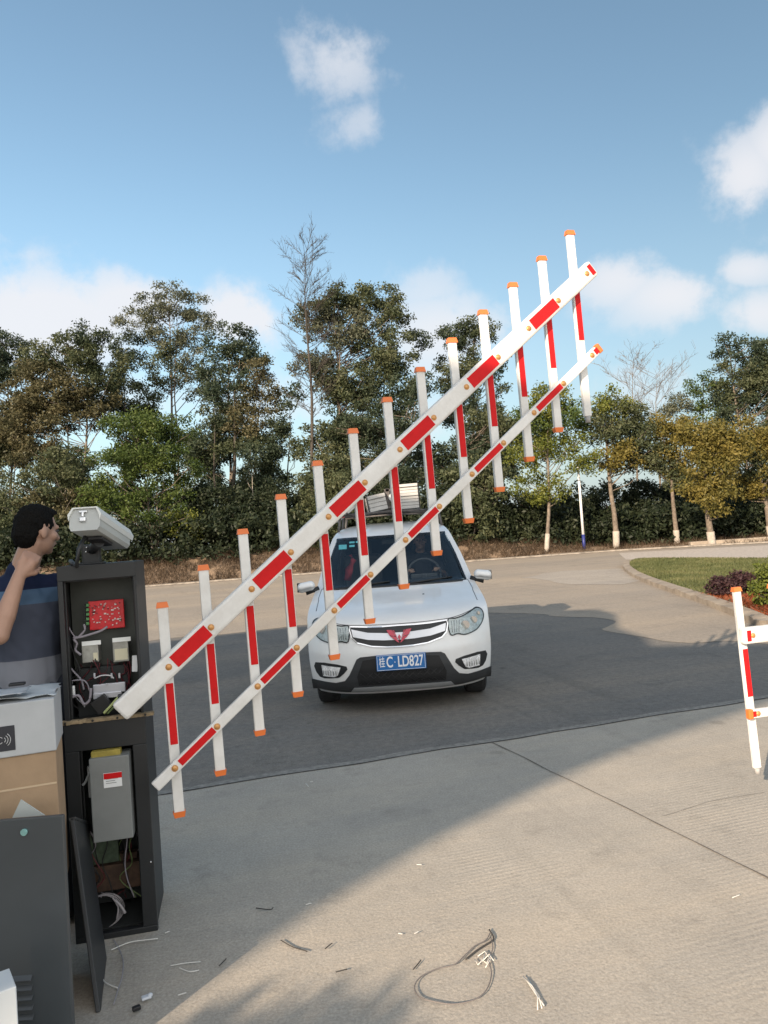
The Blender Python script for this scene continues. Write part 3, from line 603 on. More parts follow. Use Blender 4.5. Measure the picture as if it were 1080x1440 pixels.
# ------------------------------------------------------------------ open cabinet
rzc = math.atan2(.206, .978)
Mc = Matrix.Translation((-1.255, 3.15, 0)) @ Matrix.Rotation(rzc, 4, 'Z'); Mci = Mc.inverted(); nb = Mc.to_3x3() @ Vector((0, 1, 0))
def cl(px, py, y=0.0):
    q = Mci @ onplane(px, py, Mc @ Vector((0, y, 0)), nb); return q.x, q.z
cab = empty('barrier_cabinet', (-1.255, 3.15, 0), 'open dark grey cabinet with exposed electronics at the foot of the raised boom', 'cabinet', rz=rzc)
M_in = mat('cabinet_inner', (.022, .025, .025), .7, var=.3, scale=5)
M_plate = mat('backplate', (.055, .06, .052), .6, var=.2, scale=6)
left_x, right_x, DP, HT = cl(79, 800)[0], cl(196, 900)[0], .32, 1.575; HW = (right_x-left_x)/2
xl1, zt1 = cl(88, 818); xr1, zb1 = cl(192, 900); xl2, zt2 = cl(112, 1056); xr2, zb2 = cl(202, 1302)
zsh = .925
s = MB(); T_ = .004
def fr(x0, x1, z0, z1, y0=0, y1=.022): s.box(((x0+x1)/2, (y0+y1)/2, (z0+z1)/2), (x1-x0, y1-y0, z1-z0), 0, .0025)
fr(left_x, right_x, zt1, HT); fr(left_x, xl1, zsh, zt1); fr(xr1, right_x, zsh, zt1)
fr(left_x-.004, right_x+.006, zt2, zsh-.012, -.012, .022); fr(left_x-.004, xl2, zb2, zt2, -.012, .022); fr(xr2, right_x+.006, zb2, zt2, -.012, .022); fr(left_x-.004, right_x+.006, .0, zb2, -.012, .022)
# inner returns of the two door openings
for (a, b, c, d) in ((xl1, xr1, zsh, zt1), (xl2, xr2, zb2, zt2)):
    fr(a-.004, a+.006, c, d, .023, .05); fr(b-.006, b+.004, c, d, .023, .05); fr(a+.006, b-.006, d-.006, d+.004, .023, .05)
s.box((left_x+.003, .023+DP/2, HT/2), (.005, DP, HT-.004)); s.box((right_x-.003, .023+DP/2, HT/2), (.005, DP, HT-.004)); s.box(((left_x+right_x)/2, .022+DP, HT/2), (HW*2-.014, .005, HT-.004)); s.box(((left_x+right_x)/2, .03+DP/2, HT-.003), (HW*2-.014, DP-.02, .005))
hs = s.build('housing', M_cab, cab)
MB().box(((left_x+right_x)/2, .19, zsh-.02), (HW*2-.016, .3, .006)).build('shelf', M_in, cab); MB().box(((left_x+right_x)/2, .19, .03), (HW*2-.016, .3, .006)).build('floor_plate', M_in, cab)
MB().box(((left_x+right_x)/2, .205, (zt1+zsh)/2), (HW*2-.02, .004, zt1-zsh-.01)).build('backplate', M_plate, cab)
MB().box(((left_x+right_x)/2, .27, (zt2+zb2)/2), (HW*2-.02, .004, zt2-zb2-.01)).build('backplate', M_in, cab)
# aged foam seal strip on the step
xa, za = cl(86, 1022); xb, zb_ = cl(214, 1007)
s = MB(); n = 24
for i in range(n):
    t = i/(n-1); x = xa+(xb-xa)*t; s.box((x, -.002+.004*mnoise.noise((i*.7, 0, 0)), zsh-.004+.003*mnoise.noise((i*.9, 4, 0))), ((xb-xa)/n*1.02, .03, .014), 0)
s.build('foam_seal', mat('foam', (.30, .23, .14), .95, var=.4, scale=30), cab)
s = MB()
for t in (.05, .35, .62, .93): s.cyl((xa+(xb-xa)*t, -.019, zsh-.004), (xa+(xb-xa)*t, -.012, zsh-.004), .005, 8)
s.build('screw', mat('black_plastic', (.012, .012, .013), .5), cab)
# upper compartment
def cbox(nm, x0, y0, x1, y1, yl, th, m, par=cab, bev=.003, rot=None):
    a, c = cl(x0, y0, yl); b, d = cl(x1, y1, yl); s = MB(); s.box((0, 0, 0), (abs(b-a), th, abs(d-c)), 0, bev)
    mt = Matrix.Translation(((a+b)/2, yl, (c+d)/2)) @ Matrix.Rotation(R(rot or 0), 4, 'Y'); s.xf(mt); return s.build(nm, m, par)
pcb = cbox('circuit_board', 124, 846, 176, 882, .16, .006, mat('red_pcb', (.60, .012, .02), .35, var=.15, scale=60))
s = MB(); s2_ = MB(); a, c = cl(126, 848, .15); b, d = cl(174, 880, .15)
for k in range(64):
    x = a+.01+(b-a-.02)*random.random(); z = d+.006+(c-d-.012)*random.random(); q = random.uniform(.0022, .006); (s if random.random() < .6 else s2_).box((x, .153, z), (q*random.uniform(.8, 2), .008, q))
s.build('component', mat('solder', (.7, .66, .62), .4), pcb); s2_.build('component', mat('dark_red_chip', (.14, .01, .012), .4), pcb)
s = MB()
for k in range(5):
    a, c = cl(123.5, 851+k*6.4, .15); s.box((a, .15, c), (.012, .016, .012), 0, .001)
s.build('terminal', mat('terminal_green', (.10, .28, .10), .5), pcb)
s = MB()
for k in range(5):
    a, c = cl(120.3, 851+k*6.4, .15); s.box((a-.002, .147, c), (.006, .02, .009), 0, .001)
s.build('terminal', mat('black_plastic', (0, 0, 0)), pcb)
MT = mat('power_supply', (.33, .33, .30), .4, metal=.5, var=.25, scale=25)
for (x0, y0, x1, y1) in ((116, 904, 141, 929), (159, 899, 183, 928)):
    ps = cbox('transformer', x0, y0, x1, y1, .14, .06, MT)
    cbox('label', x0+(2 if x0 > 140 else 15), y0+14, x1-3, y1-1, .108, .002, mat('pale_label', (.62, .58, .42), .6), ps, 0)
    cbox('top_edge', x0-1, y0-1.5, x1+1, y0+2, .105, .004, mat('bright_edge', (.8, .82, .8), .4), ps, 0)
def curve(nm, pts, r, m, par, yl=.08, n=6):
    P = []
    for p in pts:
        yy = p[2] if len(p) > 2 else yl; x, z = cl(p[0], p[1], yy); P.append(Vector((x, yy, z)))
    Q = []
    for i in range(len(P)-1):
        a = P[max(i-1, 0)]; b = P[i]; c = P[i+1]; d = P[min(i+2, len(P)-1)]
        for k in range(5):
            t = k/5; Q.append(.5*((2*b)+(c-a)*t+(2*a-5*b+4*c-d)*t*t+(3*b-a-3*c+d)*t**3))
    Q.append(P[-1]); s = MB(); s.tube(Q, r, n); return s.build(nm, m, par)
MG = mat('grey_cable', (.26, .24, .27), .6); MDR = mat('dark_red_wire', (.10, .012, .018), .5); MBK = mat('black_plastic', (0, 0, 0)); MWH = mat('white_cable', (.55, .55, .57), .6)
curve('cable', [(151, 881), (142, 887), (127, 892), (113, 896), (103, 897), (108, 905), (106, 914), (114, 921)], .0055, MG, cab)
curve('cable', [(92, 858), (96, 880), (104, 894), (108, 898)], .003, MG, cab); curve('cable', [(118, 878), (119, 886), (110, 896), (104, 898)], .005, MG, cab)
curve('cable', [(97, 936), (104, 945), (114, 956), (118, 970)], .004, MG, cab); curve('cable', [(92, 962), (103, 957), (120, 958), (127, 975)], .003, MG, cab, .05)
curve('cable', [(95, 984), (110, 978), (118, 990), (126, 984), (128, 968)], .006, MG, cab, .04); curve('cable', [(133, 954), (143, 950), (155, 950), (160, 954)], .003, MWH, cab, .06)
random.seed(3)
for k in range(30):
    x0 = random.uniform(112, 184); curve('wire', [(x0, random.uniform(926, 934)), (x0+random.uniform(-8, 8), random.uniform(938, 946)), (x0+random.uniform(-16, 16), random.uniform(950, 964)), (x0+random.uniform(-20, 20), random.uniform(970, 985))], .0022, MDR if k % 3 else MBK, cab, .09+.004*k, 4)
for k in range(6):
    curve('wire', [(random.uniform(92, 104), 900+k*10), (random.uniform(96, 112), 920+k*12), (random.uniform(94, 118), 948+k*9), (random.uniform(100, 130), 985+k*3)], .003, (MBK, MG, MBK, MWH, MBK, MBK)[k], cab, .10+.01*k, 5)
mo = cbox('motor_block', 108, 940, 186, 1004, .17, .05, M_in); cbox('silver_bar', 131, 963, 177, 972, .10, .02, mat('silver', (.55, .56, .60), .35, metal=.4), mo); cbox('silver_bar', 131, 975, 172, 979, .095, .02, mat('silver', (0, 0, 0)), mo)
s = MB()
for p in ((133, 950), (157, 950), (168, 950), (150, 962)):
    x, z = cl(*p, .085); s.box((x, .085, z), (.008, .01, .022 if p[1] < 960 else .008), 0, .002)
s.build('stud', mat('silver', (0, 0, 0)), mo)
cbox('black_box', 131, 981, 155, 1000, .05, .035, MBK, rot=-32); cbox('white_card', 185, 922, 194, 944, .07, .002, mat('paper', (.75, .76, .76), .7), rot=4)
cbox('cloth_scrap', 95, 965, 106, 978, .05, .012, mat('paper', (0, 0, 0)), bev=.004)
curve('belt', [(146, 1003), (158, 990), (166, 981)], .006, mat('yellow_green', (.42, .48, .20), .5), cab, -.005)
curve('belt', [(151, 1004), (161, 993), (169, 986)], .004, mat('green_dark', (.12, .17, .06), .5), cab, -.005)
# lower compartment
iv = cbox('inverter_box', 128, 1063, 190, 1171, .0, .11, mat('inverter_grey', (.20, .21, .205), .45, var=.08, scale=6), bev=.004)
iv.location.y = .0
cbox('warning_label', 145, 1088, 172, 1105, -.0575, .0015, mat('paper', (0, 0, 0)), iv, 0); cbox('label_stripe', 145.5, 1088.5, 171.5, 1093, -.0590, .001, M_red, iv, 0)
s = MB()
for k, (yy, wd) in enumerate(((1096, 17), (1099, 13), (1102, 15))):
    a, c = cl(149, yy, -.0588); b, _ = cl(149+wd, yy, -.0588); s.box(((a+b)/2, -.0588, c), (b-a, .0006, .0022))
s.build('print', mat('print_grey', (.2, .2, .2), .7), iv)
cbox('yellow_label', 129, 1056, 171, 1066, -.01, .05, mat('ochre', (.33, .26, .05), .6, var=.2, scale=30), iv)
cbox('bracket', 123, 1077, 130, 1120, .02, .03, mat('galvanised', (.32, .33, .33), .5, metal=.4)); curve('wire', [(126, 1086), (120, 1100), (116, 1104)], .006, mat('galvanised', (0, 0, 0)), cab, .0)
cbox('relay_board', 124, 1172, 168, 1210, .14, .02, mat('dim_green', (.05, .075, .045), .6, var=.4, scale=40))
cbox('wood_block', 160, 1200, 196, 1236, .18, .04, mat('rust_brown', (.07, .04, .025), .8, var=.4, scale=20)); cbox('lower_plate', 114, 1218, 200, 1240, .16, .08, mat('rust_brown', (0, 0, 0)))
for k in range(22):
    x0 = random.uniform(120, 194); curve('wire', [(x0, 1168+random.uniform(0, 8)), (x0+random.uniform(-10, 10), 1190), (x0+random.uniform(-14, 14), 1214), (x0+random.uniform(-24, 24), 1236), (x0+random.uniform(-24, 24), 1262)], .0026, (MBK, MG, MBK, MDR, mat('green_dark', (0, 0, 0)), MBK)[k % 6], cab, .05+.01*k, 5)
s = MB()
for k in range(5):
    cx, cz = cl(146+k*.8, 1281, .06); P = [Vector((cx+(.064+.002*k)*math.cos(t), .05+.006*k, cz+(.069+.003*math.sin(k*3))*math.sin(t))) for t in np.linspace(0, 2*math.pi, 30)]; s.tube(P, .0018, 5, cap=False)
s.build('cable_coil', mat('coil_grey', (.30, .28, .29), .5), cab)
curve('cable', [(131, 1240), (132, 1262)], .003, MWH, cab, .03); curve('cable', [(162, 1266), (170, 1274), (176, 1284)], .006, mat('coil_grey', (0, 0, 0)), cab, .03); curve('cable', [(158, 1262), (166, 1276), (164, 1292)], .003, mat('coil_grey', (0, 0, 0)), cab, .03)
x, z = cl(106, 1153, -.012); s = MB(); s.cyl((x, -.022, z), (x, -.012, z), .013, 18); lk = s.build('lock', mat('chrome', (.7, .7, .7), .2, metal=.9), cab)
s = MB(); s.box((x, -.029, z-.002), (.003, .014, .006)); s.cyl((x-.001, -.032, z-.022), (x-.001, -.029, z-.022), .010, 14); s.box((x+.001, -.0305, z-.042), (.005, .002, .026)); s.box((x+.007, -.031, z-.036), (.005, .002, .022), Matrix.Rotation(.3, 4, 'Y')); s.build('key', mat('chrome', (0, 0, 0)), lk)
x, z = cl(212, 1212, -.012); MB().sph((x, -.013, z), .004).build('rivet', mat('chrome', (0, 0, 0)), cab)

# plate reading camera on top
cm = empty('plate_camera', Mc @ Vector((-.02, .12, HT)), 'silver white surveillance camera housing on a dark bracket on top of the cabinet', 'camera')
O = cm.location
near = at(120, 730, 2.98); far = at(164, 758, 3.36); ax = (far-near).normalized(); sx = ax.cross(Vector((0, 0, 1))).normalized(); uz = sx.cross(ax)
# roll level with the world
Mk = Matrix((sx, ax, uz)).transposed().to_4x4(); Mk.translation = near-O; Ln = (far-near).length
s = MB(); pf = [(-.058, -.052), (.052, -.052), (.064, -.036), (.066, .015), (.050, .047), (-.046, .047), (-.064, .018), (-.066, -.036)]
def extr(s, pf, y0, y1, k0=1, k1=1):
    a = [s.b.verts.new((p[0]*k0, y0, p[1]*k0)) for p in pf]; b = [s.b.verts.new((p[0]*k1, y1, p[1]*k1)) for p in pf]; s.b.faces.new(a); s.b.faces.new(b[::-1])
    for i in range(len(pf)): j = (i+1) % len(pf); s.b.faces.new((a[i], b[i], b[j], a[j]))
M_hous = mat('camera_housing', (.52, .54, .52), .35, metal=.15, var=.05, scale=5)
extr(s, [(x*.92, z*.92) for x, z in pf], .004, Ln); s.xf(Mk); s.build('housing', M_hous, cm)
s = MB(); extr(s, [(x*1.03, z*.98) for x, z in pf[3:7]]+[(-.062, -.006), (-.058, .012), (-.043, .041), (.046, .041), (.059, .012), (.062, -.006)], -.016, Ln+.03); s.xf(Mk); s.build('sun_shield', mat('sun_shield', (.66, .67, .64), .35, var=.04, scale=4), cm)
s = MB(); extr(s, [(x*.93, z*.93) for x, z in pf], -.006, .0035); s.xf(Mk); ep = s.build('end_plate', mat('end_plate', (.44, .46, .45), .4, var=.05, scale=10), cm)
s = MB(); s.box((-.006, -.012, .028), (.034, .008, .01), 0, .003); s.box((-.006, -.014, .016), (.010, .008, .022), 0, .003); s.box((-.006, -.013, -.004), (.026, .010, .020), 0, .004); s.xf(Mk); s.build('latch', mat('chrome', (0, 0, 0)), ep)
s = MB(); P = [(.3*math.sin(i), 0, 0) for i in range(2)]
base = Vector((0, 0, 0)); mid = Mk @ Vector((0, Ln*.42, -.05))
s.box((.0, -.005, .004), (.11, .09, .008), rzc, .002); s.box((0.0, 0, .045), (.075, .05, .085), rzc, .006); s.cyl((0.0, 0, .06), mid-Vector((0, 0, .01)), .022, 14)
fm = Matrix.Translation(mid+Vector((0, 0, -.008))) @ Mk.to_3x3().to_4x4(); q = MB(); q.box((0, 0, 0), (.07, .14, .014), 0, .003); q.xf(fm); q.build('mount_plate', MBK, cm)
s.build('bracket', mat('bracket_black', (.02, .022, .024), .5), cm)
s = MB(); a = Mk @ Vector((-.03, .09, -.05)); P = [a, a+Vector((-.02, -.03, -.05)), a+Vector((-.028, -.04, -.12)), Vector((-.06, -.08, .02)), Vector((-.05, -.1, -.012)), Vector((.0, -.11, -.014))]
s.tube(P, .009, 8); s.build('cable', mat('bracket_black', (0, 0, 0)), cm)
s = MB()
for k in ((-.012, .055), (.004, .062), (-.008, .074), (.010, .05)): s.sph((k[0]*1.0+.0, -.030, k[1]), .0045)
s.build('screw', mat('chrome', (0, 0, 0)), cm)

# ------------------------------------------------------------------ cartons, door panels
RB = .33
def stk(x, y):   # rotate the stack about its right front corner
    dx, dy = x-bx, y-2.66; return bx+dx*math.cos(RB)-dy*math.sin(RB), 2.66+dx*math.sin(RB)+dy*math.cos(RB)
def corner_box(name, label, cat, x0, x1, y0, y1, z0, z1, m, rz=0, bev=.004):
    rz = RB; c = (*stk((x0+x1)/2, (y0+y1)/2), z0); r = empty(name, c, label, cat, rz=rz); b = MB(); b.box((0, 0, (z1-z0)/2), (x1-x0, y1-y0, z1-z0), 0, bev); return r, b.build('carton_body', m, r)
card = mat('cardboard', (.36, .25, .155), .85, var=.10, scale=6, bump=.15, bscale=40)
wcard = mat('white_card_box', (.42, .435, .445), .75, var=.07, scale=5)
bx = at(80, 1060, 2.66).x; zc = at(40, 1058, 2.66).z
zw = at(40, 984, 2.66).z; Wd = .44
r1, b1 = corner_box('cardboard_box', 'large brown cardboard box under the white box, behind the leaning grey door', 'box', bx-Wd, bx-.004, 2.67, 2.91, .42, zc-.002, card)
MB().box((0, -.1210, zc-.42-.115), (Wd-.01, .0025, .006)).build('flap_edge', mat('card_edge', (.55, .42, .28), .8), r1)
MB().box((0, -.1208, zc-.42-.30), (Wd-.01, .0018, .05)).build('tape', mat('tape', (.42, .32, .2), .3), r1)
r2, b2 = corner_box('cardboard_box', 'lowest brown cardboard box of the stack, standing on the concrete', 'box', bx-Wd-.01, bx-.02, 2.66, 2.92, .014, .418, card)
r3, b3 = corner_box('white_box', 'white cardboard box with a black contactless symbol on top of the brown box', 'box', bx-Wd, bx, 2.66, 2.92, zc, zw, wcard)
# black square with symbol
fy = -.1312; cx = .045; czz = at(18, 1033, 2.66).z-zc
MB().box((cx, fy, czz), (.088, .0015, .086)).build('black_panel', mat('print_black', (.02, .022, .03), .5), r3)
s = MB()
for k, rr in enumerate((.010, .018, .026)):
    P = [Vector((cx+.0+.004+rr*math.cos(t), fy-.0012, czz+rr*math.sin(t)-.004)) for t in np.linspace(-.9, .9, 9)]; s.tube(P, .0012, 4)
P = [Vector((cx-.006+.012*math.cos(t), fy-.0012, czz-.004+.012*math.sin(t))) for t in np.linspace(.6, 5.6, 12)]; s.tube(P, .0012, 4)
s.build('symbol', mat('print_white', (.6, .6, .6), .6), r3)
# papers on the white box
def sheetmesh(nm, m, cx, cy, w_, d_, z, rz, amp, seed, n=14, parent=None):
    V = []; Fc = []
    for i in range(n):
        for j in range(n):
            x = (i/(n-1)-.5)*w_; y = (j/(n-1)-.5)*d_; e = .015*mnoise.noise((i*.8, seed, j*.8)); h = amp*(mnoise.noise((x*14+seed, y*14, seed))+.5*mnoise.noise((x*40+seed, y*40, seed)))+amp
            V.append((x+e, y+e, max(0, h)))
    for i in range(n-1):
        for j in range(n-1): Fc.append((i*n+j, (i+1)*n+j, (i+1)*n+j+1, i*n+j+1))
    o = mnp(nm, V, Fc, m, parent, True); md = o.modifiers.new('s', 'SOLIDIFY'); md.thickness = .001; o.location = (cx, cy, z); o.rotation_euler = (0, 0, rz); return o
pap = mat('plastic_sheet', (.50, .53, .54), .45, var=.06, scale=10)
tag(sheetmesh('plastic_sheet', pap, *stk(bx-.21, 2.80), .42, .24, zw+.001, RB+.03, .011, 3), 'crumpled pale plastic sheet lying on the white box', 'packaging')
tag(sheetmesh('paper_sheet', wcard, *stk(bx-.24, 2.73), .30, .13, zw+.026, RB-.1, .006, 8), 'thin grey paper sheet nearest the viewer on the white box', 'paper')
s = MB(); q = at(25, 977, 2.76); s.box((q.x, q.y, zw+.042), (.055, .03, .010), .3, .003); tag(s.build('black_connector', MBK), 'small black connector lying on the sheets on the white box', 'connector')
# white paper tip showing above the leaning door
s = MB(); A_ = [at(14, 1158, 2.55), at(65, 1147, 2.55), at(30, 1124, 2.55)]; A_ = A_+[A_[0]-Vector((0, 0, .25)), A_[1]-Vector((0, 0, .25))]
vs = [s.b.verts.new(v) for v in (A_[3], A_[4], A_[1], A_[2], A_[0])]; s.b.faces.new(vs); o = s.build('paper_bag', mat('pale_bag', (.46, .49, .47), .8)); md = o.modifiers.new('s', 'SOLIDIFY'); md.thickness = .004
tag(o, 'pale folded paper corner poking up behind the leaning grey door', 'paper')
# the lower cabinet door leaning on the boxes
tl = at(-62, 1164, 2.44); tr_ = at(90, 1145, 2.44); brr = gp(107, 1490, .013); n0 = Vector((0, 0, 0))
ex = (tr_-tl).normalized(); ez = (tr_-brr).normalized(); ey = ez.cross(ex).normalized(); ex = ey.cross(ez); Hd = (tr_-brr).length
Md = Matrix((ex, ey, ez)).transposed().to_4x4(); Md.translation = brr
dr = empty('cabinet_door', (0, 0, 0), 'large dark grey louvred cabinet door leaning in the lower left corner', 'door'); dr.matrix_world = Md
M_door = mat('door_paint', (.054, .060, .064), .40, var=.10, scale=2, coat=.35)
s = MB(); s.box((-.19, 0, Hd/2), (.38, .018, Hd), 0, .004)
s.build('panel', M_door, dr)
s = MB()
for k in range(6):
    z = .12+k*.030; s.box((-.185, -.013, z), (.125, .022, .004), Matrix.Rotation(R(38), 4, 'X'), .001)
s.build('louvres', M_door, dr)
q = Md.inverted() @ onplane(37, 1168, brr, ey); s = MB(); s.cyl((q.x, -.018, q.z), (q.x, -.009, q.z), .011, 16); s.cyl((q.x, -.0195, q.z), (q.x, -.018, q.z), .006, 10); s.build('lock', mat('teal_chrome', (.35, .62, .58), .25, metal=.6), dr)
# second door seen nearly edge on
ta = at(101, 1150, 2.86); ba = gp(138, 1424, .014); ez = (ta-ba).normalized(); ln = (ta-ba).length; vw = (ba-Vector((0, 0, EYE))); side = Vector((vw.y, -vw.x, 0)).normalized(); fw = Vector((-.30, .95, 0)).normalized(); fw = (fw-ez*fw.dot(ez)).normalized(); sd_ = fw.cross(ez)
M2 = Matrix((sd_, fw, ez)).transposed().to_4x4(); M2.translation = ba
d2 = empty('cabinet_door', (0, 0, 0), 'thin dark door panel seen edge on, leaning against the cabinet', 'door'); d2.matrix_world = M2
s = MB(); s.box((0, .17, ln/2), (.016, .34, ln), 0, .003); s.build('panel', mat('door_dark', (.022, .024, .026), .5), d2); s = MB(); s.box((.0, .17, ln-.004), (.022, .34, .010)); s.build('folded_edge', mat('door_dark', (0, 0, 0)), d2)
# white carton corner in the lower left
q = at(10, 1402, 2.1); r4 = empty('white_carton', (q.x-.115, q.y+.04, .013), 'white carton corner at the very bottom left of the photo', 'box', rz=.62); MB().box((0, 0, (q.z-.013)/2), (.2, .12, q.z-.013), 0, .003).build('carton_body', mat('carton_white', (.62, .64, .64), .7), r4)
MB().box((0, -.0612, q.z*.6), (.18, .002, .03)).build('tape', mat('tape', (0, 0, 0)), r4)
# ------------------------------------------------------------------ people
skin = mat('skin', (.40, .235, .165), .55, var=.06, scale=12); hairm = mat('hair', (.006, .0055, .005), .8, bump=.8, bscale=120, spec=.12)
def person(name, label, J, shirtm, pantm, T, vox=.0055, head_yaw=0, head_pitch=0, hands=None, sleeves=.6, parent=None, head_size=1):
    root = empty(name, (0, 0, 0), label, 'person'); root.matrix_world = T
    V = {k: Vector(v) for k, v in J.items()}
    s = MB(); s.chain([V['pelvis'], V['belly'], V['chest']], [.145, .128, .145]); sc = (V['shR']-V['shL']).normalized()
    for sg, n in ((1, 'R'), (-1, 'L')):
        s.cap(V['chest']+sc*.05*sg, V['sh'+n], .135, .062); s.cap(V['chest']+sc*.055*sg+Vector((0, 0, -.06)), V['belly']+sc*.045*sg, .118, .105)
        s.chain([V['sh'+n], V['el'+n]], [.056, .043]); s.chain([V['el'+n], V['el'+n].lerp(V['wr'+n], .3), V['wr'+n]], [.041, .042, .027])
        s.chain([V['pelvis']+sc*.07*sg, V['hp'+n], V['kn'+n]], [.12, .098, .058]); s.chain([V['kn'+n], V['kn'+n].lerp(V['an'+n], .3), V['an'+n]], [.055, .057, .038]); s.chain([V['an'+n], V['to'+n]], [.045, .035])
        # hand: palm, four unequal bent fingers, thumb off the side
        w_ = V['wr'+n]; d = (V['ha'+n]-w_).normalized(); pn = (hands or {}).get(n, Vector((0, -1, 0))); pn = Vector(pn); pn = (pn-d*pn.dot(d)).normalized(); sd2 = d.cross(pn)*sg
        pc = w_+d*.05
        s.cap(w_, pc+d*.02+sd2*.018, .026, .020); s.cap(w_, pc+d*.02-sd2*.018, .026, .019); s.cap(pc-sd2*.02, pc+sd2*.02, .019, .019)
        curl = (hands or {}).get(n+'c', .5)
        for f, ln_ in enumerate((.070, .078, .073, .058)):
            b = pc+d*.035+sd2*(.030-.020*f); a = 0; p = b
            for q, fr_ in enumerate((.45, .32, .25)):
                a += curl*(.7 if q == 0 else 1); dd = d*math.cos(a)+pn*math.sin(a); p2 = p+dd*ln_*fr_; s.cap(p, p2, .0095-.001*q, .0085-.001*q, 8); p = p2
        tb_ = w_+d*.022+sd2*.022; t1 = tb_+(d*.6+sd2*.75+pn*.35).normalized()*.038; t2 = t1+(d*.9+sd2*.1+pn*.5).normalized()*.030; s.cap(tb_, t1, .015, .0115, 8); s.cap(t1, t2, .011, .009, 8)
    H_ = V['head']; HR = Matrix.Rotation(head_yaw, 4, 'Z') @ Matrix.Rotation(head_pitch, 4, 'X') @ Matrix.Scale(head_size, 4)
    s.cap(V['neck']-Vector((0, 0, .04)), H_+HR @ Vector((0, -.02, -.06)), .060, .054)
    # face points to +y in head space
    hb = MB(); hb.sph((0, -.012, .025), .1, (.78, .96, .98), n=16); hb.sph((0, .022, -.045), .1, (.60, .66, .72), n=14); hb.sph((0, .058, -.092), .028, (1.0, .8, .7)); hb.cap((0, .082, .012), (0, .103, -.026), .011, .0155)
    hb.sph((0, .085, -.056), .022, (1.15, .55, .45)); hb.cap((-.034, .078, .024), (.034, .078, .024), .013, .013)
    for sg in (-1, 1): hb.sph((.077*sg, -.008, -.012), .03, (.30, .62, 1.05)); hb.sph((.045*sg, .055, -.022), .026)
    hb.xf(Matrix.Translation(H_) @ HR); me = bpy.data.meshes.new('h'); hb.b.to_mesh(me); hb.b.free(); s.b.from_mesh(me); bpy.data.meshes.remove(me)
    bd = s.build('body', skin, root); remesh(bd, vox, 4)
    e = MB()
    for sg in (-1, 1): e.sph(HR @ Vector((.031*sg, .080, .004))+H_, .0105)
    e.build('eyes', mat('eye', (.03, .02, .018), .2), bd)
    h = MB(); h.sph((0, -.016, .038), .1, (.83, 1.00, .96), n=18); h.sph((0, -.050, -.010), .1, (.76, .72, .86), n=14); h.sph((.0, .045, .088), .05, (1.2, .8, .6)); h.sph((-.0, -.01, .092), .066, (1, 1.1, .6))
    # cut the hair away from the face
    for v in h.b.verts:
        if v.co.y > .055 and v.co.z < .085: v.co.y = .055-.02*random.random()
        v.co += Vector((random.uniform(-1, 1), random.uniform(-1, 1), random.uniform(-1, 1)))*.0035
        if v.co.z < .0 and v.co.y > -.03: v.co.x *= .8; v.co.y = min(v.co.y, -.03)
    h.xf(Matrix.Translation(H_) @ HR); ho = h.build('hair', hairm, root); remesh(ho, .005, 2)
    for v in (ho.data.vertices if vox < .007 else ()):
        q = v.co; v.co = q + v.normal*(.005*mnoise.noise((q.x*70, q.y*70, q.z*30))+.003*mnoise.noise((q.x*160, q.y*160, q.z*70)))
    # clothes: slightly larger surfaces with clean hems
    c = MB(); c.chain([V['pelvis']+Vector((0, 0, .0)), V['belly'], V['chest']], [.160, .143, .157])
    for sg, n in ((1, 'R'), (-1, 'L')):
        c.cap(V['chest']+sc*.05*sg, V['sh'+n], .147, .078); c.cap(V['chest']+sc*.055*sg+Vector((0, 0, -.06)), V['belly']+sc*.045*sg, .132, .122); c.cap(V['pelvis']+sc*.05*sg, V['belly']+sc*.05*sg, .130, .122)
        c.cap(V['sh'+n], V['sh'+n].lerp(V['el'+n], sleeves), .074, .066)
    c.cap(V['chest']+Vector((0, 0, .05)), V['neck']-Vector((0, 0, .015)), .10, .066)
    sh_ = c.build('shirt', shirtm, root); remesh(sh_, .008, 5)
    for v in (sh_.data.vertices if vox < .007 else ()):
        q = v.co; v.co = q + v.normal*(.011*mnoise.noise((q.x*9, q.y*9, q.z*4.5))+.005*mnoise.noise((q.x*22+q.z*16, q.y*20, q.z*11)))
    for n in 'RL':   # open sleeve ends
        pass
    c = MB()
    for sg, n in ((1, 'R'), (-1, 'L')):
        c.chain([V['pelvis']+sc*.07*sg, V['hp'+n], V['kn'+n], V['an'+n]], [.135, .112, .078, .060])
    po = c.build('trousers', pantm, root); remesh(po, .010, 5)
    c = MB()
    for n in 'RL':
        c.cap(V['an'+n]-Vector((0, 0, .03)), V['to'+n], .052, .042)
    for v in c.b.verts: v.co.z = max(v.co.z, V['anR'].z-.085)
    so_ = c.build('shoes', mat('shoe', (.03, .03, .032), .6), root); remesh(so_, .010, 2)
    return root
# striped T-shirt: bands of the cloth itself, by height
M_sh = bpy.data.materials.new('striped_tshirt'); M_sh.use_nodes = True; t = M_sh.node_tree; b = t.nodes['Principled BSDF']; b.inputs['Roughness'].default_value = .85; b.inputs['Specular IOR Level'].default_value = .2
o = t.nodes.new('ShaderNodeTexCoord'); x = t.nodes.new('ShaderNodeSeparateXYZ'); t.links.new(o.outputs['Object'], x.inputs[0]); mr = t.nodes.new('ShaderNodeMapRange'); mr.inputs[1].default_value = 1.0; mr.inputs[2].default_value = 1.7; t.links.new(x.outputs['Z'], mr.inputs[0])
r = t.nodes.new('ShaderNodeValToRGB'); r.color_ramp.interpolation = 'CONSTANT'; t.links.new(mr.outputs[0], r.inputs[0])
r.color_ramp.elements[0].position = 0; r.color_ramp.elements[0].color = (.20, .21, .24, 1); r.color_ramp.elements[1].position = .245; r.color_ramp.elements[1].color = (.065, .075, .105, 1)
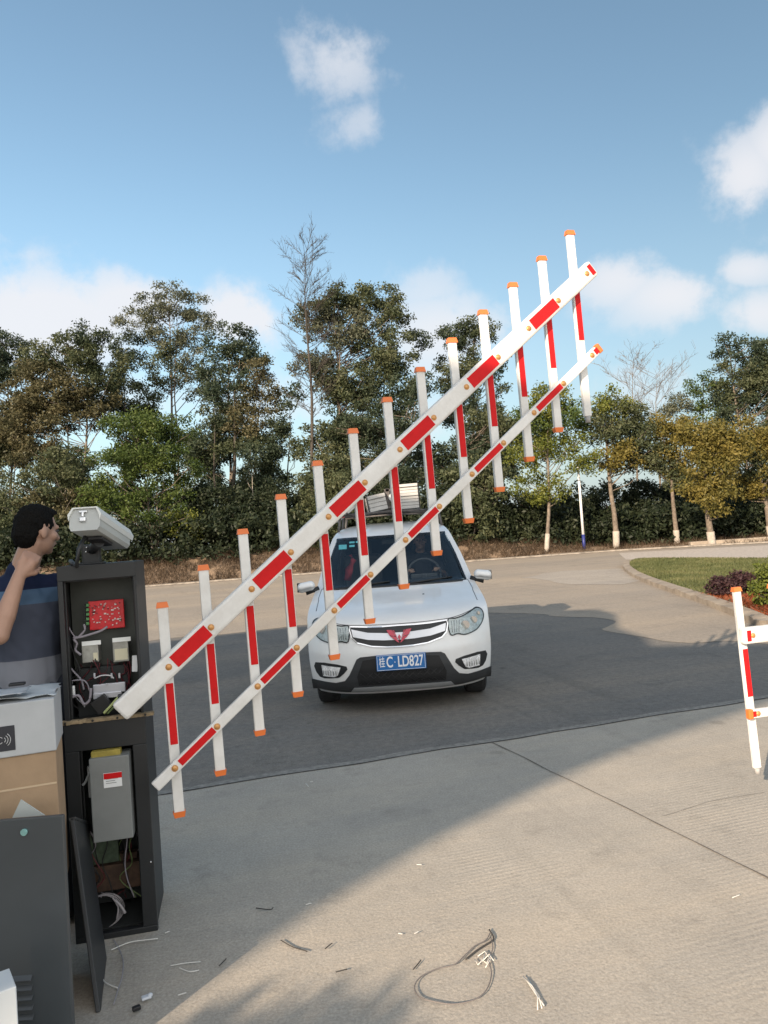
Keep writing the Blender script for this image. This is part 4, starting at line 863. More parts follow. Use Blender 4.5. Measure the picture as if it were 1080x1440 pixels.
for p_, c_ in ((.585, (.070, .122, .20, 1)), (.675, (.011, .017, .045, 1))):
    e = r.color_ramp.elements.new(p_); e.color = c_
t.links.new(r.outputs[0], b.inputs['Base Color'])
kz = t.nodes.new('ShaderNodeTexNoise'); kz.inputs['Scale'].default_value = 7; t.links.new(o.outputs['Object'], kz.inputs['Vector']); kb = t.nodes.new('ShaderNodeBump'); kb.inputs['Strength'].default_value = .6; kb.inputs['Distance'].default_value = .03; t.links.new(kz.outputs['Fac'], kb.inputs['Height']); t.links.new(kb.outputs[0], b.inputs['Normal'])
# standing man, seen from behind at the left edge
MP = at(52, 760, 3.3); Tm = Matrix.Translation((MP.x-.02, 3.3, .012)); Ti = Tm.inverted()
def mp_(px, py, Y): return tuple(Ti @ at(px, py, Y))
cx_ = Ti @ at(28, 850, 3.3)
J = dict(pelvis=(cx_.x, .0, 1.00), belly=(cx_.x, .01, 1.17), chest=(cx_.x, 0, 1.40), neck=(cx_.x+.02, -.02, 1.56), head=mp_(53, 747, 3.29),
    shR=(cx_.x+.135, .06, 1.46), elR=(cx_.x+.185, .13, 1.19), wrR=(cx_.x+.175, .12, .96), haR=(cx_.x+.165, .10, .86),
    shL=(cx_.x-.17, -.07, 1.45), elL=mp_(-2, 893, 3.02), wrL=mp_(27, 810, 3.10), haL=mp_(50, 773, 3.15),
    hpR=(cx_.x+.09, 0, .92), knR=(cx_.x+.10, .02, .50), anR=(cx_.x+.11, 0, .085), toR=(cx_.x+.16, .15, .045),
    hpL=(cx_.x-.09, 0, .92), knL=(cx_.x-.10, .02, .50), anL=(cx_.x-.12, 0, .085), toL=(cx_.x-.10, .16, .045))
person('person', 'man in a striped blue and grey T-shirt standing behind the boxes, hand at his neck', J, M_sh, mat('trousers_dark', (.03, .035, .05), .8), Tm, head_yaw=-.62, head_pitch=-.12, head_size=.90,
    hands={'L': (-.35, .95, .15), 'Lc': 1.0, 'R': (0, 1, 0), 'Rc': .35}, sleeves=.30)

# ------------------------------------------------------------------ the van
VX = at(564, 930, 6.62).x; VY = 6.60
van = empty('parked_van', (VX, VY, 0), 'white minivan with a blue number plate and a loaded roof rack, behind the raised boom', 'van')
def sm_interp(kx, ky, w_=.03):
    X_ = np.linspace(kx[0], kx[-1], 600); Y_ = np.interp(X_, kx, ky); n = max(1, int(w_/(kx[-1]-kx[0])*600)); 
    pad = np.concatenate([2*Y_[0]-Y_[1:n+1][::-1], Y_, 2*Y_[-1]-Y_[-n-1:-1][::-1]]); Y_ = np.convolve(pad, np.ones(2*n+1)/(2*n+1), 'valid')
    return lambda z: float(np.interp(z, X_, Y_))
yf = sm_interp([.18, .24, .32, .42, .56, .66, .76, .83, .88, .93, .99, 1.05, 1.09, 1.20, 1.60, 1.66, 1.71, 1.745, 1.76], [.14, .06, .02, .0, .0, .025, .06, .10, .17, .34, .62, .88, 1.0, 1.16, 1.72, 1.86, 2.1, 2.5, 3.0], .022)
wf = sm_interp([.18, .28, .5, .75, .95, 1.05, 1.12, 1.35, 1.60, 1.67, 1.72, 1.76], [.77, .825, .848, .852, .85, .835, .812, .755, .668, .625, .54, .30], .025)
cf_ = sm_interp([.18, .5, .8, .95, 1.1, 1.6, 1.76], [.30, .32, .30, .20, .20, .15, .30], .05)
def S_(x, z, off=0):
    w_ = wf(z); t = min(1, abs(x)/w_); return Vector((x, yf(z)+cf_(z)*(t**4.2)*.75+cf_(z)*.25*t*t-off, z))
def van_hit(px, py):
    d = ray(px, py); P = Vector((0, 0, EYE)); lo = None
    for i in range(500):
        Y = 6.4+i*.008; q = P+d*(Y/d.y); x, z = q.x-VX, q.z
        if .19 < z < 1.75 and abs(x) < wf(z) and q.y-VY > S_(x, z).y: return x, z
    q = P+d*(6.9/d.y); return q.x-VX, q.z
M_paint = mat('van_white', (.78, .79, .79), .30, coat=.8, col2=(.70, .695, .68), scale=2.2, detail=8)
M_blackp = mat('black_trim', (.016, .017, .018), .5)
ZW0, ZW1, TW = 1.095, 1.585, .90
LZ = 4.35
zl = sorted(set([.18+.0]+list(np.linspace(.19, 1.08, 46))+[ZW0, ZW1]+list(np.linspace(1.12, 1.56, 16))+list(np.linspace(1.60, 1.758, 16))))
tl_ = list(np.linspace(0, TW, 22))+[.93, .955, .975, .99, 1.0]
sy = [.06, .14, .3, .5, .7, .9, 1.1, 1.4, 1.8, 2.3, 2.8, 3.0, 3.2, 3.4, 3.6, 3.8, 4.0, 4.2]
V = []; cols = [('f', -t) for t in tl_[::-1]]+[('f', t) for t in tl_[1:]]
def arch(yy):
    for c0 in (.78, 3.45):
        d = abs(yy-c0)
        if d < .36: return math.sqrt(.36**2-d*d)+.30
    return 0
def row(z):
    w_ = wf(z); out = []; yc = S_(w_, z).y
    left = []
    for q in sy[::-1]:
        yy = yc+(LZ-yc)*q/4.2; left.append((-w_*(1-.02*(q/4.2)**2), yy))
    out = [(x, y, z) for x, y in left]+[tuple(S_(t*w_, z)) for k, t in cols]+[(-x, y, z) for x, y in left[::-1]]
    return out
rowsv = [row(z) for z in zl]; nc = len(rowsv[0]); b = bmesh.new(); VV = []
for z, rw in zip(zl, rowsv):
    r_ = []
    for (x, y, zz) in rw:
        r_.append(b.verts.new((x, y, zz)))
    VV.append(r_)
i0 = len(sy)+tl_[::-1].index(TW) if TW in tl_ else len(sy)+5; i1 = nc-1-i0
for i in range(len(zl)-1):
    for k in range(nc-1):
        zc_ = (zl[i]+zl[i+1])/2; 
        if ZW0 < zc_ < ZW1 and i0 <= k < i1: continue
        side = k < len(sy)-2 or k > nc-1-len(sy)+1
        if side:
            yy = (rowsv[i][k][1]+rowsv[i][k+1][1])/2
            if zc_ < arch(yy): continue
            if 1.14 < zc_ < 1.54 and 1.75 < yy < 4.1: continue
        b.faces.new((VV[i][k], VV[i][k+1], VV[i+1][k+1], VV[i+1][k]))
b.faces.new(VV[-1][::-1]); 
for i in range(len(zl)-1): b.faces.new((VV[i][0], VV[i+1][0], VV[i+1][-1], VV[i][-1]))
for v in [v for v in b.verts if not v.link_faces]: b.verts.remove(v)
bmesh.ops.recalc_face_normals(b, faces=b.faces)
me = bpy.data.meshes.new('body'); b.to_mesh(me); b.free(); vb = link('body', me, M_paint, van, smooth=True)
md = vb.modifiers.new('s', 'SOLIDIFY'); md.thickness = .012; md.offset = -1
mdn = vb.modifiers.new('n', 'EDGE_SPLIT'); mdn.split_angle = R(50)
def patch(nm, poly, off, m, parent=vb, depth=.02, grid=.03, mirror=False, smooth_=True, clipx=True):
    obs = []
    for sg in ((1, -1) if mirror else (1,)):
        b = bmesh.new(); P = [(p[0]*sg, p[1]) for p in poly]; f = b.faces.new([b.verts.new((p[0], 0, p[1])) for p in P])
        xs = [p[0] for p in P]; zs = [p[1] for p in P]
        bmesh.ops.triangulate(b, faces=b.faces[:])
        for v0 in np.arange(min(xs), max(xs), grid)[1:]: bmesh.ops.bisect_plane(b, geom=b.verts[:]+b.edges[:]+b.faces[:], plane_co=(v0, 0, 0), plane_no=(1, 0, 0))
        for v0 in np.arange(min(zs), max(zs), grid*.7)[1:]: bmesh.ops.bisect_plane(b, geom=b.verts[:]+b.edges[:]+b.faces[:], plane_co=(0, 0, v0), plane_no=(0, 0, 1))
        bmesh.ops.remove_doubles(b, verts=b.verts, dist=.0005)
        for v in b.verts: v.co = S_(v.co.x, v.co.z, off)
        for f in b.faces:
            if f.normal.y > 0: f.normal_flip()
        r = bmesh.ops.extrude_face_region(b, geom=b.faces[:]); 
        for g_ in r['geom']:
            if isinstance(g_, bmesh.types.BMVert): g_.co.y += depth
        bmesh.ops.recalc_face_normals(b, faces=b.faces)
        me = bpy.data.meshes.new(nm); b.to_mesh(me); b.free(); o = link(nm, me, m, parent, smooth=smooth_)
        if smooth_: k = o.modifiers.new('e', 'EDGE_SPLIT'); k.split_angle = R(40)
        obs.append(o)
    return obs
def vz(pts, ox=420, oy=820, k=3.857): return [van_hit(ox+p[0]/k, oy+p[1]/k) for p in pts]
def bez(P, n=6, closed=True):
    out = []; N_ = len(P)
    for i in range(N_ if closed else N_-1):
        a, b, c, d = P[(i-1) % N_], P[i], P[(i+1) % N_], P[(i+2) % N_]
        if not closed: a = P[max(i-1, 0)]; d = P[min(i+2, N_-1)]
        for k in range(n):
            t = k/n; out.append(tuple(.5*((2*b[j])+(c[j]-a[j])*t+(2*a[j]-5*b[j]+4*c[j]-d[j])*t*t+(3*b[j]-a[j]-3*c[j]+d[j])*t**3) for j in (0, 1)))
    if not closed: out.append(P[-1])
    return out
def sym(P):   # right half outline from the top centre to the bottom centre -> full
    return P+[(-x, z) for x, z in P[::-1] if abs(x) > 1e-4]
def off_poly(P, d):
    c = np.array(P); n = len(P); out = []
    area = sum(P[i][0]*P[(i+1) % n][1]-P[(i+1) % n][0]*P[i][1] for i in range(n)); sg = 1 if area > 0 else -1
    for i in range(n):
        a = np.array(P[i-1]); b = np.array(P[(i+1) % n]); t = b-a; t = t/max(1e-6, np.linalg.norm(t)); out.append(tuple(c[i]+sg*d*np.array([t[1], -t[0]])))
    return out
def ring(nm, P, d0, d1, off, m, parent, depth=.012):
    A_ = off_poly(P, d0); B_ = off_poly(P, d1); b = bmesh.new(); n = len(P)
    va = [b.verts.new(S_(p[0], p[1], off)) for p in A_]; vb_ = [b.verts.new(S_(p[0], p[1], off)) for p in B_]
    for i in range(n): b.faces.new((va[i], va[(i+1) % n], vb_[(i+1) % n], vb_[i]))
    r = bmesh.ops.extrude_face_region(b, geom=b.faces[:])
    for g_ in r['geom']:
        if isinstance(g_, bmesh.types.BMVert): g_.co.y += depth
    bmesh.ops.recalc_face_normals(b, faces=b.faces); me = bpy.data.meshes.new(nm); b.to_mesh(me); b.free(); return link(nm, me, m, parent)
M_chr = mat('chrome_trim', (.72, .73, .75), .15, metal=1.0); M_glassy = bpy.data.materials.new('clear_glass'); M_glassy.use_nodes = True
t = M_glassy.node_tree; t.nodes.clear(); n = t.nodes.new; tr = n('ShaderNodeBsdfTransparent'); tr.inputs[0].default_value = (.84, .87, .87, 1); gl = n('ShaderNodeBsdfGlossy'); gl.inputs['Roughness'].default_value = .03; lf = n('ShaderNodeLayerWeight'); lp = n('ShaderNodeMath'); lp.operation = 'POWER'; t.links.new(lf.outputs['Facing'], lp.inputs[0]); lp.inputs[1].default_value = 3.5; lw = n('ShaderNodeMath'); lw.operation = 'MULTIPLY_ADD'; t.links.new(lp.outputs[0], lw.inputs[0]); lw.inputs[1].default_value = .8; lw.inputs[2].default_value = .045
mi = n('ShaderNodeMixShader'); t.links.new(lw.outputs[0], mi.inputs[0]); t.links.new(tr.outputs[0], mi.inputs[1]); t.links.new(gl.outputs[0], mi.inputs[2]); ou = n('ShaderNodeOutputMaterial'); t.links.new(mi.outputs[0], ou.inputs[0])
# grille
zt = van_hit(564, 878)[1]; z2 = van_hit(624, 873)[1]
G = [(0, .788), (.15, .786), (.28, .789), (.437, .800), (.442, .77), (.425, .705), (.38, .662), (.25, .625), (.12, .613), (0, .610)]
Gs = sym(G)
gr = patch('grille', Gs, .006, M_blackp, depth=.02)[0]
ring('chrome_surround', Gs, -.004, .006, .013, M_chr, gr)
bar_ = sym([(0.0, .728), (.12, .730), (.28, .742), (.428, .778), (.415, .712), (.28, .682), (.14, .670), (0, .667)])
patch('chrome_bar', bar_, .016, mat('satin_silver', (.62, .63, .65), .3, metal=.6), gr, depth=.012)
Mem = mat('emblem_red', (.50, .03, .06), .35, coat=.5)
# winged W emblem: five facets
def emb(P, nm='emblem_wing'):
    q = MB(); ff = [q.b.verts.new(S_(p[0], p[1], .034)) for p in P]; f = q.b.faces.new(ff); r = bmesh.ops.extrude_face_region(q.b, geom=[f])
    for g_ in r['geom']:
        if isinstance(g_, bmesh.types.BMVert): g_.co.y += .012
    return q
for sg in (1, -1):
    for P in ([(.112, .758), (.062, .754), (.030, .700), (.088, .712)], [(.083, .706), (.028, .694), (.004, .646), (.018, .650)], [(.056, .752), (.044, .750), (.012, .672), (.026, .698)]):
        emb([(x*sg, z) for x, z in P]).build('emblem_wing', Mem, gr)
emb([(0, .716), (.014, .694), (0, .664), (-.014, .694)]).build('emblem_diamond', Mem, gr)
# headlights
HL = [(.452, .800), (.52, .806), (.60, .822), (.68, .852), (.735, .872), (.782, .852), (.797, .80), (.773, .745), (.71, .690), (.60, .662), (.53, .678), (.462, .676)]
HLs = bez(HL, 4)
for sg in (1, -1):
    P = [(x*sg, z) for x, z in HLs]
    h_ = patch('headlight', P, .003, mat('lamp_reflector', (.74, .74, .74), .35, metal=.1, var=.3, scale=34), depth=.015)[0]
    ring('lamp_seal', P, -.003, .007, .008, M_blackp, h_)
    for (cx0, cz0, rr) in ((.605, .742, .040), (.69, .775, .034), (.745, .825, .018)):
        c0 = S_(cx0*sg, cz0, .006); q = MB(); q.cyl(c0, c0-Vector((0, .012, 0)), rr, 20); q.cyl(c0-Vector((0, .010, 0)), c0-Vector((0, .016, 0)), rr*.62, 16); q.build('lamp_bulb', mat('lamp_bright', (.62, .62, .62), .12, metal=.8), h_)
    for k in range(4):
        a_ = S_((.48+.02*k)*sg, .69, .008); c_ = S_((.48+.025*k)*sg, .79, .008); q = MB(); q.tube([a_, c_], .003, 5); q.build('lamp_rib', mat('lamp_bright', (0, 0, 0)), h_)
    patch('lens', P, .020, M_glassy, h_, depth=.004)
# fog lamps
FG = [(.49, .455), (.785, .482), (.750, .350), (.60, .348), (.545, .368)]
for sg in (1, -1):
    P = bez([(x*sg, z) for x, z in FG], 3)
    f_ = patch('fog_lamp', P, .004, M_blackp, depth=.015)[0]
    P2 = [(x*sg, z) for x, z in [(.545, .447), (.725, .462), (.715, .362), (.61, .358), (.575, .375)]]
    patch('reflector', P2, .012, mat('lamp_reflector', (0, 0, 0)), f_, depth=.008)
    for k in range(6):
        x0 = (.60+.024*k)*sg; q = MB(); q.tube([S_(x0*.985, .375, .016), S_(x0*.985, .440, .016)], .0035, 5); q.build('lamp_rib', mat('lamp_bright', (0, 0, 0)), f_)
# lower bumper
BP = [(0, .545), (.22, .541), (.36, .534), (.395, .515), (.47, .375), (.515, .322), (.60, .302), (.84, .318), (.835, .212), (.5, .200), (0, .200)]
BPs = sym(BP)
lb = patch('bumper_skirt', BPs, .007, mat('grey_trim', (.035, .037, .04), .55), depth=.02)[0]
IN = sym([(0, .52), (.20, .52), (.34, .505), (.40, .36), (.39, .275), (0, .275)])
ink = patch('intake_mesh', IN, .011, mat('intake_black', (.010, .010, .011), .6), lb, depth=.006)[0]
q = MB()
for k in range(15):
    for sgn in (1, -1):
        x0 = -.44+k*.063; a_ = (x0, .285); c_ = (x0+sgn*.12, .39)
        if abs(c_[0]) < .38 and abs(x0) < .38: q.tube([S_(*a_, .015), S_(*c_, .015)], .003, 4)
q.build('mesh_bars', M_blackp, ink)
patch('skid_plate', sym([(0, .262), (.25, .260), (.435, .256), (.47, .208), (.30, .206), (0, .206)]), .026, mat('satin_silver_dark', (.36, .37, .38), .45, metal=.2), lb, depth=.015)
# plate
pl = empty('number_plate', (0, 0, 0)); pl.parent = vb; bpy.data.objects.remove(pl)
pz = .478; py = S_(0, pz, .03).y
M_pl = mat('plate_blue', (.010, .135, .40), .4)
q = MB(); q.box((0, py, pz), (.44, .006, .14), 0, .002); npl = q.build('number_plate', M_pl, vb)
q = MB()
for (c0, s0) in (((0, .0635), (.425, .003)), ((0, -.0635), (.425, .003)), ((-.211, 0), (.003, .124)), ((.211, 0), (.003, .124))): q.box((c0[0], py-.0036, pz+c0[1]), (s0[0], .0014, s0[1]))
q.sph((-.055, py-.004, pz+.002), .005); M_plw = mat('plate_white', (.8, .8, .8), .4); q.build('border', M_plw, npl)
for ch, x0, sx_ in (('桂', -.182, .62), ('C', -.109, .72), ('L', -.012, .72), ('D', .043, .72), ('8', .100, .72), ('2', .148, .72), ('7', .190, .66)):
    Mt = Matrix.Translation((x0*.93, py-.0038, pz)) @ Matrix.Rotation(R(90), 4, 'X') @ Matrix.Diagonal((sx_, 1.12, 1, 1)); text_mesh('plate_character', ch, .118 if ch != '桂' else .088, M_plw, npl, Mt, bold=.002 if ch != '桂' else .0005)
# windscreen, frit, seals, bonnet lines
WS = [(-TW*wf(ZW0)-.01, ZW0-.012), (TW*wf(ZW0)+.01, ZW0-.012), (TW*wf(1.35)+.01, 1.35), (TW*wf(ZW1)+.008, ZW1+.01), (-TW*wf(ZW1)-.008, ZW1+.01), (-TW*wf(1.35)-.01, 1.35)]
wsc = patch('windscreen', WS, .005, M_glassy, depth=.004, grid=.06)[0]
def cornered(P, n=5, r=.14):
    out = []; N_ = len(P)
    for i in range(N_):
        a, b, c = map(np.array, (P[i-1], P[i], P[(i+1) % N_]))
        for k in range(n+1):
            t = k/n; q1 = b+(a-b)*r*(1-t) ; q2 = b+(c-b)*r*t; out.append(tuple(q1*(1-t)+q2*t))
    return out
WSc = [(-x, z) for x, z in WS]
ring('frit_band', WS_ := [(x, z) for x, z in np.array([(WS[0][0]*(1-t)+WS[1][0]*t, WS[0][1]) for t in np.linspace(0, 1, 15)]).tolist()[:-1]+[tuple(WS[1])]+[tuple(WS[2])]+[(WS[3][0]*(1-t)+WS[4][0]*t, WS[3][1]) for t in np.linspace(0, 1, 15)]+[tuple(WS[5])]], -.022, .004, .0075, mat('frit_black', (.012, .013, .014), .25), wsc, depth=.003)
for sg in (1, -1):
    q = MB(); q.tube([S_((.77-.0*abs(z-1))*sg*wf(z)/wf(1.05) if z > 1.0 else sg*.77*1.0, z, .001) for z in np.linspace(.925, 1.085, 12)], .0035, 5); q.build('panel_gap', mat('gap_dark', (.10, .10, .10), .8), vb)
q = MB(); q.tube([S_(x, .800+.012*(abs(x)/.44)**2 if abs(x) < .44 else .812+.066*((abs(x)-.44)/.30)**1.5, .001) for x in np.linspace(-.74, .74, 41)], .0035, 5); q.build('bonnet_gap', mat('gap_dark', (0, 0, 0)), vb)
q = MB(); q.tube([S_(x, 1.078, .004) for x in np.linspace(-.70, .70, 24)], .014, 6); q.build('cowl', M_blackp, vb)
for (x0, x1, xx) in ((-.58, -.05, 1), (.06, .60, 1)):
    q = MB(); q.tube([S_(x0, 1.085, .02), S_((x0+x1)/2, 1.108, .025), S_(x1, 1.125, .022)], .008, 5); q.build('wiper', M_blackp, vb)
for sg in (1, -1): q = MB(); q.sph(S_(.27*sg, 1.0, 0), .012, (1, 1, .5)); q.build('washer_jet', M_blackp, vb)
# stickers on the windscreen
for (x0, z0, w0, h0) in ((-.545, 1.50, .09, .05), (-.44, 1.545, .06, .02), (-.37, 1.545, .05, .02), (-.44, 1.505, .06, .022)):
    patch('sticker', [(x0-w0/2, z0-h0/2), (x0+w0/2, z0-h0/2), (x0+w0/2, z0+h0/2), (x0-w0/2, z0+h0/2)], .0095, mat('sticker_teal', (.10, .38, .42), .5), wsc, depth=.002)
# door mirrors
for sg in (1, -1):
    q = MB(); q.box((.92*sg, 1.11, 1.12), (.18, .10, .12), 0, .045, seg=5)
    for v in q.b.verts:
        if v.co.z < 1.1 and abs(v.co.x) < .93: v.co.z += .02
        if v.co.z > 1.1 and abs(v.co.x) > .96: v.co.z -= .015
    mr_ = q.build('mirror', M_paint, van, True)
    q = MB(); q.box((.935*sg, 1.152, 1.115), (.17, .006, .10), 0, .003); q.build('mirror_glass', mat('mirror_glass', (.3, .32, .34), .05, metal=1), mr_)
    q = MB(); q.tube([(.795*sg, 1.16, 1.09), (.86*sg, 1.14, 1.075), (.93*sg, 1.13, 1.06)], [.03, .022, .03], 8); q.build('stalk', M_blackp, mr_)
# side glass, wheels
for sg in (1, -1):
    V_ = []; 
    ys = np.linspace(1.65, 4.15, 14); zs_ = np.linspace(1.12, 1.56, 8); 
    for z in zs_:
        for y in ys: V_.append((sg*(wf(z)*(1-.02*((y-S_(wf(z), z).y)/3.2)**2)-.008), max(y, S_(wf(z), z).y+.05), z))
    Fc = [(i*14+k, i*14+k+1, (i+1)*14+k+1, (i+1)*14+k) for i in range(7) for k in range(13)]
    o = mnp('side_window', V_, Fc, mat('tinted_glass', (.012, .015, .017), .06), vb, True)
    for yw in (.78, 3.45):
        q = MB(); c0 = Vector((.715*sg, yw, .305))
        pf2 = [(-.095, .20), (-.10, .27), (-.085, .296), (-.05, .305), (.05, .305), (.085, .296), (.10, .27), (.095, .20)]; ns = 40; rg = []
        for k in range(ns):
            a_ = 2*math.pi*k/ns; rg.append([q.b.verts.new(c0+Vector((p[0], p[1]*math.cos(a_), p[1]*math.sin(a_)))) for p in pf2])
        for k in range(ns):
            for j in range(len(pf2)): f = q.b.faces.new((rg[k][j], rg[(k+1) % ns][j], rg[(k+1) % ns][(j+1) % len(pf2)], rg[k][(j+1) % len(pf2)]))
        wh = empty('wheel', (0, 0, 0)); wh.parent = van; q.build('tyre', mat('tyre', (.022, .022, .023), .85, bump=.5, bscale=60), wh)
        q = MB(); q.cyl(c0+Vector((-.08, 0, 0)), c0+Vector((.08, 0, 0)), .2, 30)
        for k in range(5):
            a_ = 2*math.pi*k/5; q.box(c0+Vector((.085*sg, .1*math.cos(a_), .1*math.sin(a_))), (.02, .05, .17), Matrix.Rotation(-a_+math.pi/2, 4, 'X'))
        q.build('rim', mat('rim_silver', (.4, .4, .42), .35, metal=.8), wh)
q = MB(); q.box((0, 2.3, .33), (1.25, 3.6, .2)); q.build('underbody', M_blackp, van)
# interior
MI = mat('interior_dark', (.045, .045, .048), .85)
q = MB(); q.box((0, 2.5, .62), (1.5, 3.0, .05)); q.box((0, 4.1, 1.1), (1.3, .03, .9)); q.build('cabin_floor', MI, van)
q = MB(); q.box((0, 1.30, .98), (1.38, .42, .16), 0, .03); q.box((.34, 1.42, 1.07), (.34, .2, .08), 0, .03); q.build('dashboard', MI, van)
for x0 in (-.36, .36):
    q = MB(); q.box((x0, 2.15, .78), (.48, .5, .16), 0, .04); q.box((x0, 2.42, 1.10), (.46, .12, .58), Matrix.Rotation(R(12), 4, 'X'), .04); q.box((x0, 2.50, 1.46), (.24, .09, .17), Matrix.Rotation(R(8), 4, 'X'), .03); q.build('seat', mat('seat_grey', (.08, .075, .075), .9), van)
q = MB(); P = [Vector((.34+.185*math.cos(t), 1.66+.06*math.sin(t), 1.13+.175*math.sin(t))) for t in np.linspace(0, 2*math.pi, 28)]; q.tube(P, .014, 6); q.box((.34, 1.65, 1.12), (.30, .03, .05), 0, .01); q.box((.34, 1.62, 1.07), (.05, .03, .14), 0, .01); q.build('steering_wheel', mat('wheel_grey', (.09, .09, .095), .5), van)
q = MB(); q.box((0, 1.88, 1.52), (.22, .02, .06), 0, .008); q.build('rear_view_mirror', M_blackp, van)
# the driver: seated, hands on the wheel
Td = Matrix.Translation((VX+.34, VY+2.2, .0)) @ Matrix.Rotation(math.pi, 4, 'Z')
Jd = dict(pelvis=(0, 0, .88), belly=(0, 0, 1.02), chest=(0, -.05, 1.22), neck=(0, -.03, 1.37), head=(0, .02, 1.51), shR=(.17, 0, 1.28), elR=(.24, .22, 1.09), wrR=(.17, .42, 1.16), haR=(.15, .5, 1.2),
    shL=(-.17, 0, 1.28), elL=(-.24, .22, 1.09), wrL=(-.17, .42, 1.16), haL=(-.15, .5, 1.2), hpR=(.1, .05, .86), knR=(.13, .44, .90), anR=(.12, .55, .70), toR=(.12, .66, .67), hpL=(-.1, .05, .86), knL=(-.13, .44, .90), anL=(-.12, .55, .70), toL=(-.12, .66, .67))
person('person', 'driver in dark clothes seated behind the wheel of the white van', Jd, mat('driver_shirt', (.05, .05, .06), .9), mat('trousers_dark', (0, 0, 0)), Td, vox=.008, hands={'Rc': .8, 'Lc': .8, 'R': (0, 0, -1), 'L': (0, 0, -1)}, sleeves=.7)
q = MB(); P = [(-.47, 1.80, 1.40), (-.44, 1.78, 1.34), (-.50, 1.76, 1.24), (-.52, 1.76, 1.12)]; q.tube(P, [.02, .035, .05, .045], 8); tag(q.build('red_cloth', mat('red_cloth', (.45, .05, .06), .8)), 'red cloth hanging inside the windscreen on the passenger side', 'cloth').location = (VX, VY, 0)
# roof rack and load
rk = van; MR = mat('rack_steel', (.10, .09, .085), .5, metal=.5, var=.4, scale=20)
for y0 in (2.15, 2.9, 3.6):
    q = MB(); q.tube([(-.60, y0, 1.86), (0, y0, 1.875), (.60, y0, 1.86)], .014, 8); 
    for sg in (1, -1): q.tube([(.58*sg, y0, 1.86), (.60*sg, y0-.01, 1.72), (.615*sg, y0-.02, 1.66)], .016, 6)
    q.build('rack_bar', MR, van)
for sg in (1, -1): q = MB(); q.tube([(.5*sg, 2.0, 1.885), (.5*sg, 3.8, 1.885)], .012, 6); q.build('rack_rail', MR, van)
MWP = mat('white_profile', (.42, .41, .39), .5, var=.08, scale=8)
def bundle(nm, label, c, size, nx, nz_, rot, m=MWP):
    r = empty(nm, (VX+c[0], VY+c[1], c[2]), label, 'load', rz=rot[2]); b = MB(); r.rotation_euler = rot
    for i in range(nx):
        for k in range(nz_):
            b2 = MB(); sx_ = size[0]/nx; sz = size[2]/nz_; b2.box(((i+.5)*sx_-size[0]/2, random.uniform(-.02, .02), (k+.5)*sz), (sx_*.94, size[1], sz*.92), 0, .004); b2.build('profile', m, r)
    for y in (-.3, .3):
        b.box((0, size[1]*y, size[2]/2), (size[0]+.01, .03, size[2]+.012), 0, .002)
    b.build('strap', mat('strap_dark', (.05, .045, .04), .7), r); return r
bundle('profile_bundle', 'tilted bundle of white profiles on the left of the van roof rack', (-.14, 2.75, 1.90), (.23, .8, .20), 1, 4, (0, R(-9), R(4)))
bundle('profile_bundle', 'strapped stack of white slats on the right of the van roof rack', (.27, 2.75, 1.90), (.26, .8, .30), 1, 8, (0, R(-1), R(-3)))
r = empty('motor_frame', (VX+.05, VY+2.7, 1.89), 'rusty metal frame between the two white bundles on the van roof', 'load')
q = MB(); q.box((-.05, 0, .14), (.05, .3, .28), 0, .004); q.box((.07, .02, .12), (.04, .3, .25), 0, .004); q.box((0, 0, .26), (.18, .3, .03)); q.box((0, -.05, .05), (.18, .3, .03)); q.build('frame', MR, r)
q = MB(); q.cyl((.01, -.16, .17), (.01, .12, .17), .05, 14); q.build('reel', mat('aluminium', (.5, .5, .5), .4, metal=.6), r)
r = empty('folded_ladder', (VX-.46, VY+2.35, 1.88), 'grubby white and red lashed rods at the front left of the roof rack', 'load'); r.rotation_euler = (0, R(-38), R(15))
q = MB(); q.box((0, .1, .03), (.34, .05, .03), 0, .004); q.box((0, .25, .03), (.34, .05, .03), 0, .004); q.build('rod', MWP, r); q = MB(); q.box((-.08, .1, .05), (.03, .2, .05), 0, .004); q.build('red_tie', M_red, r)

# ------------------------------------------------------------------ litter on the ground
def litter(nm, label, cat, pts, r, m, group=None, z=.022):
    P = [gp(p[0], p[1], z) for p in pts]; c = P[0].copy(); Q = []
    for i in range(len(P)-1):
        a = P[max(i-1, 0)]; b = P[i]; cc = P[i+1]; d = P[min(i+2, len(P)-1)]
        for k in range(6):
            t = k/6; v = .5*((2*b)+(cc-a)*t+(2*a-5*b+4*cc-d)*t*t+(3*b-a-3*cc+d)*t**3); Q.append(v-c+Vector((0, 0, .004*mnoise.noise(v*8))))
    Q.append(P[-1]-c); s = MB(); s.tube(Q, r, 6); o = s.build(nm, m); o.location = c; return tag(o, label, cat, group)
Wg = mat('wire_grey', (.16, .14, .13), .6); Wd_ = mat('scrap_dark', (.05, .045, .04), .7); Ww = mat('twine_white', (.62, .60, .55), .9)
litter('wire', 'large loop of grey brown wire lying on the sunlit concrete', 'wire', [(689, 1312), (683, 1322), (668, 1330), (655, 1342), (640, 1356), (615, 1362), (592, 1374), (583, 1388), (590, 1402), (612, 1409), (640, 1412), (668, 1406), (684, 1392), (691, 1370), (688, 1350), (693, 1332), (690, 1318)], .0022, Wg)
litter('wire', 'short thick wire end lying across the large wire loop', 'wire', [(655, 1349), (668, 1338), (680, 1330), (694, 1320), (688, 1307)], .0032, Wd_)
def twine(nm, label, strands):
    r = empty(nm, gp(*strands[0][0], .02), label, 'twine')
    for st in strands:
        P = [gp(p[0], p[1], .02)-r.location for p in st]; s = MB(); s.tube([v+Vector((0, 0, .006*random.random())) for v in P], .0020, 5); s.build('strand', Ww, r)
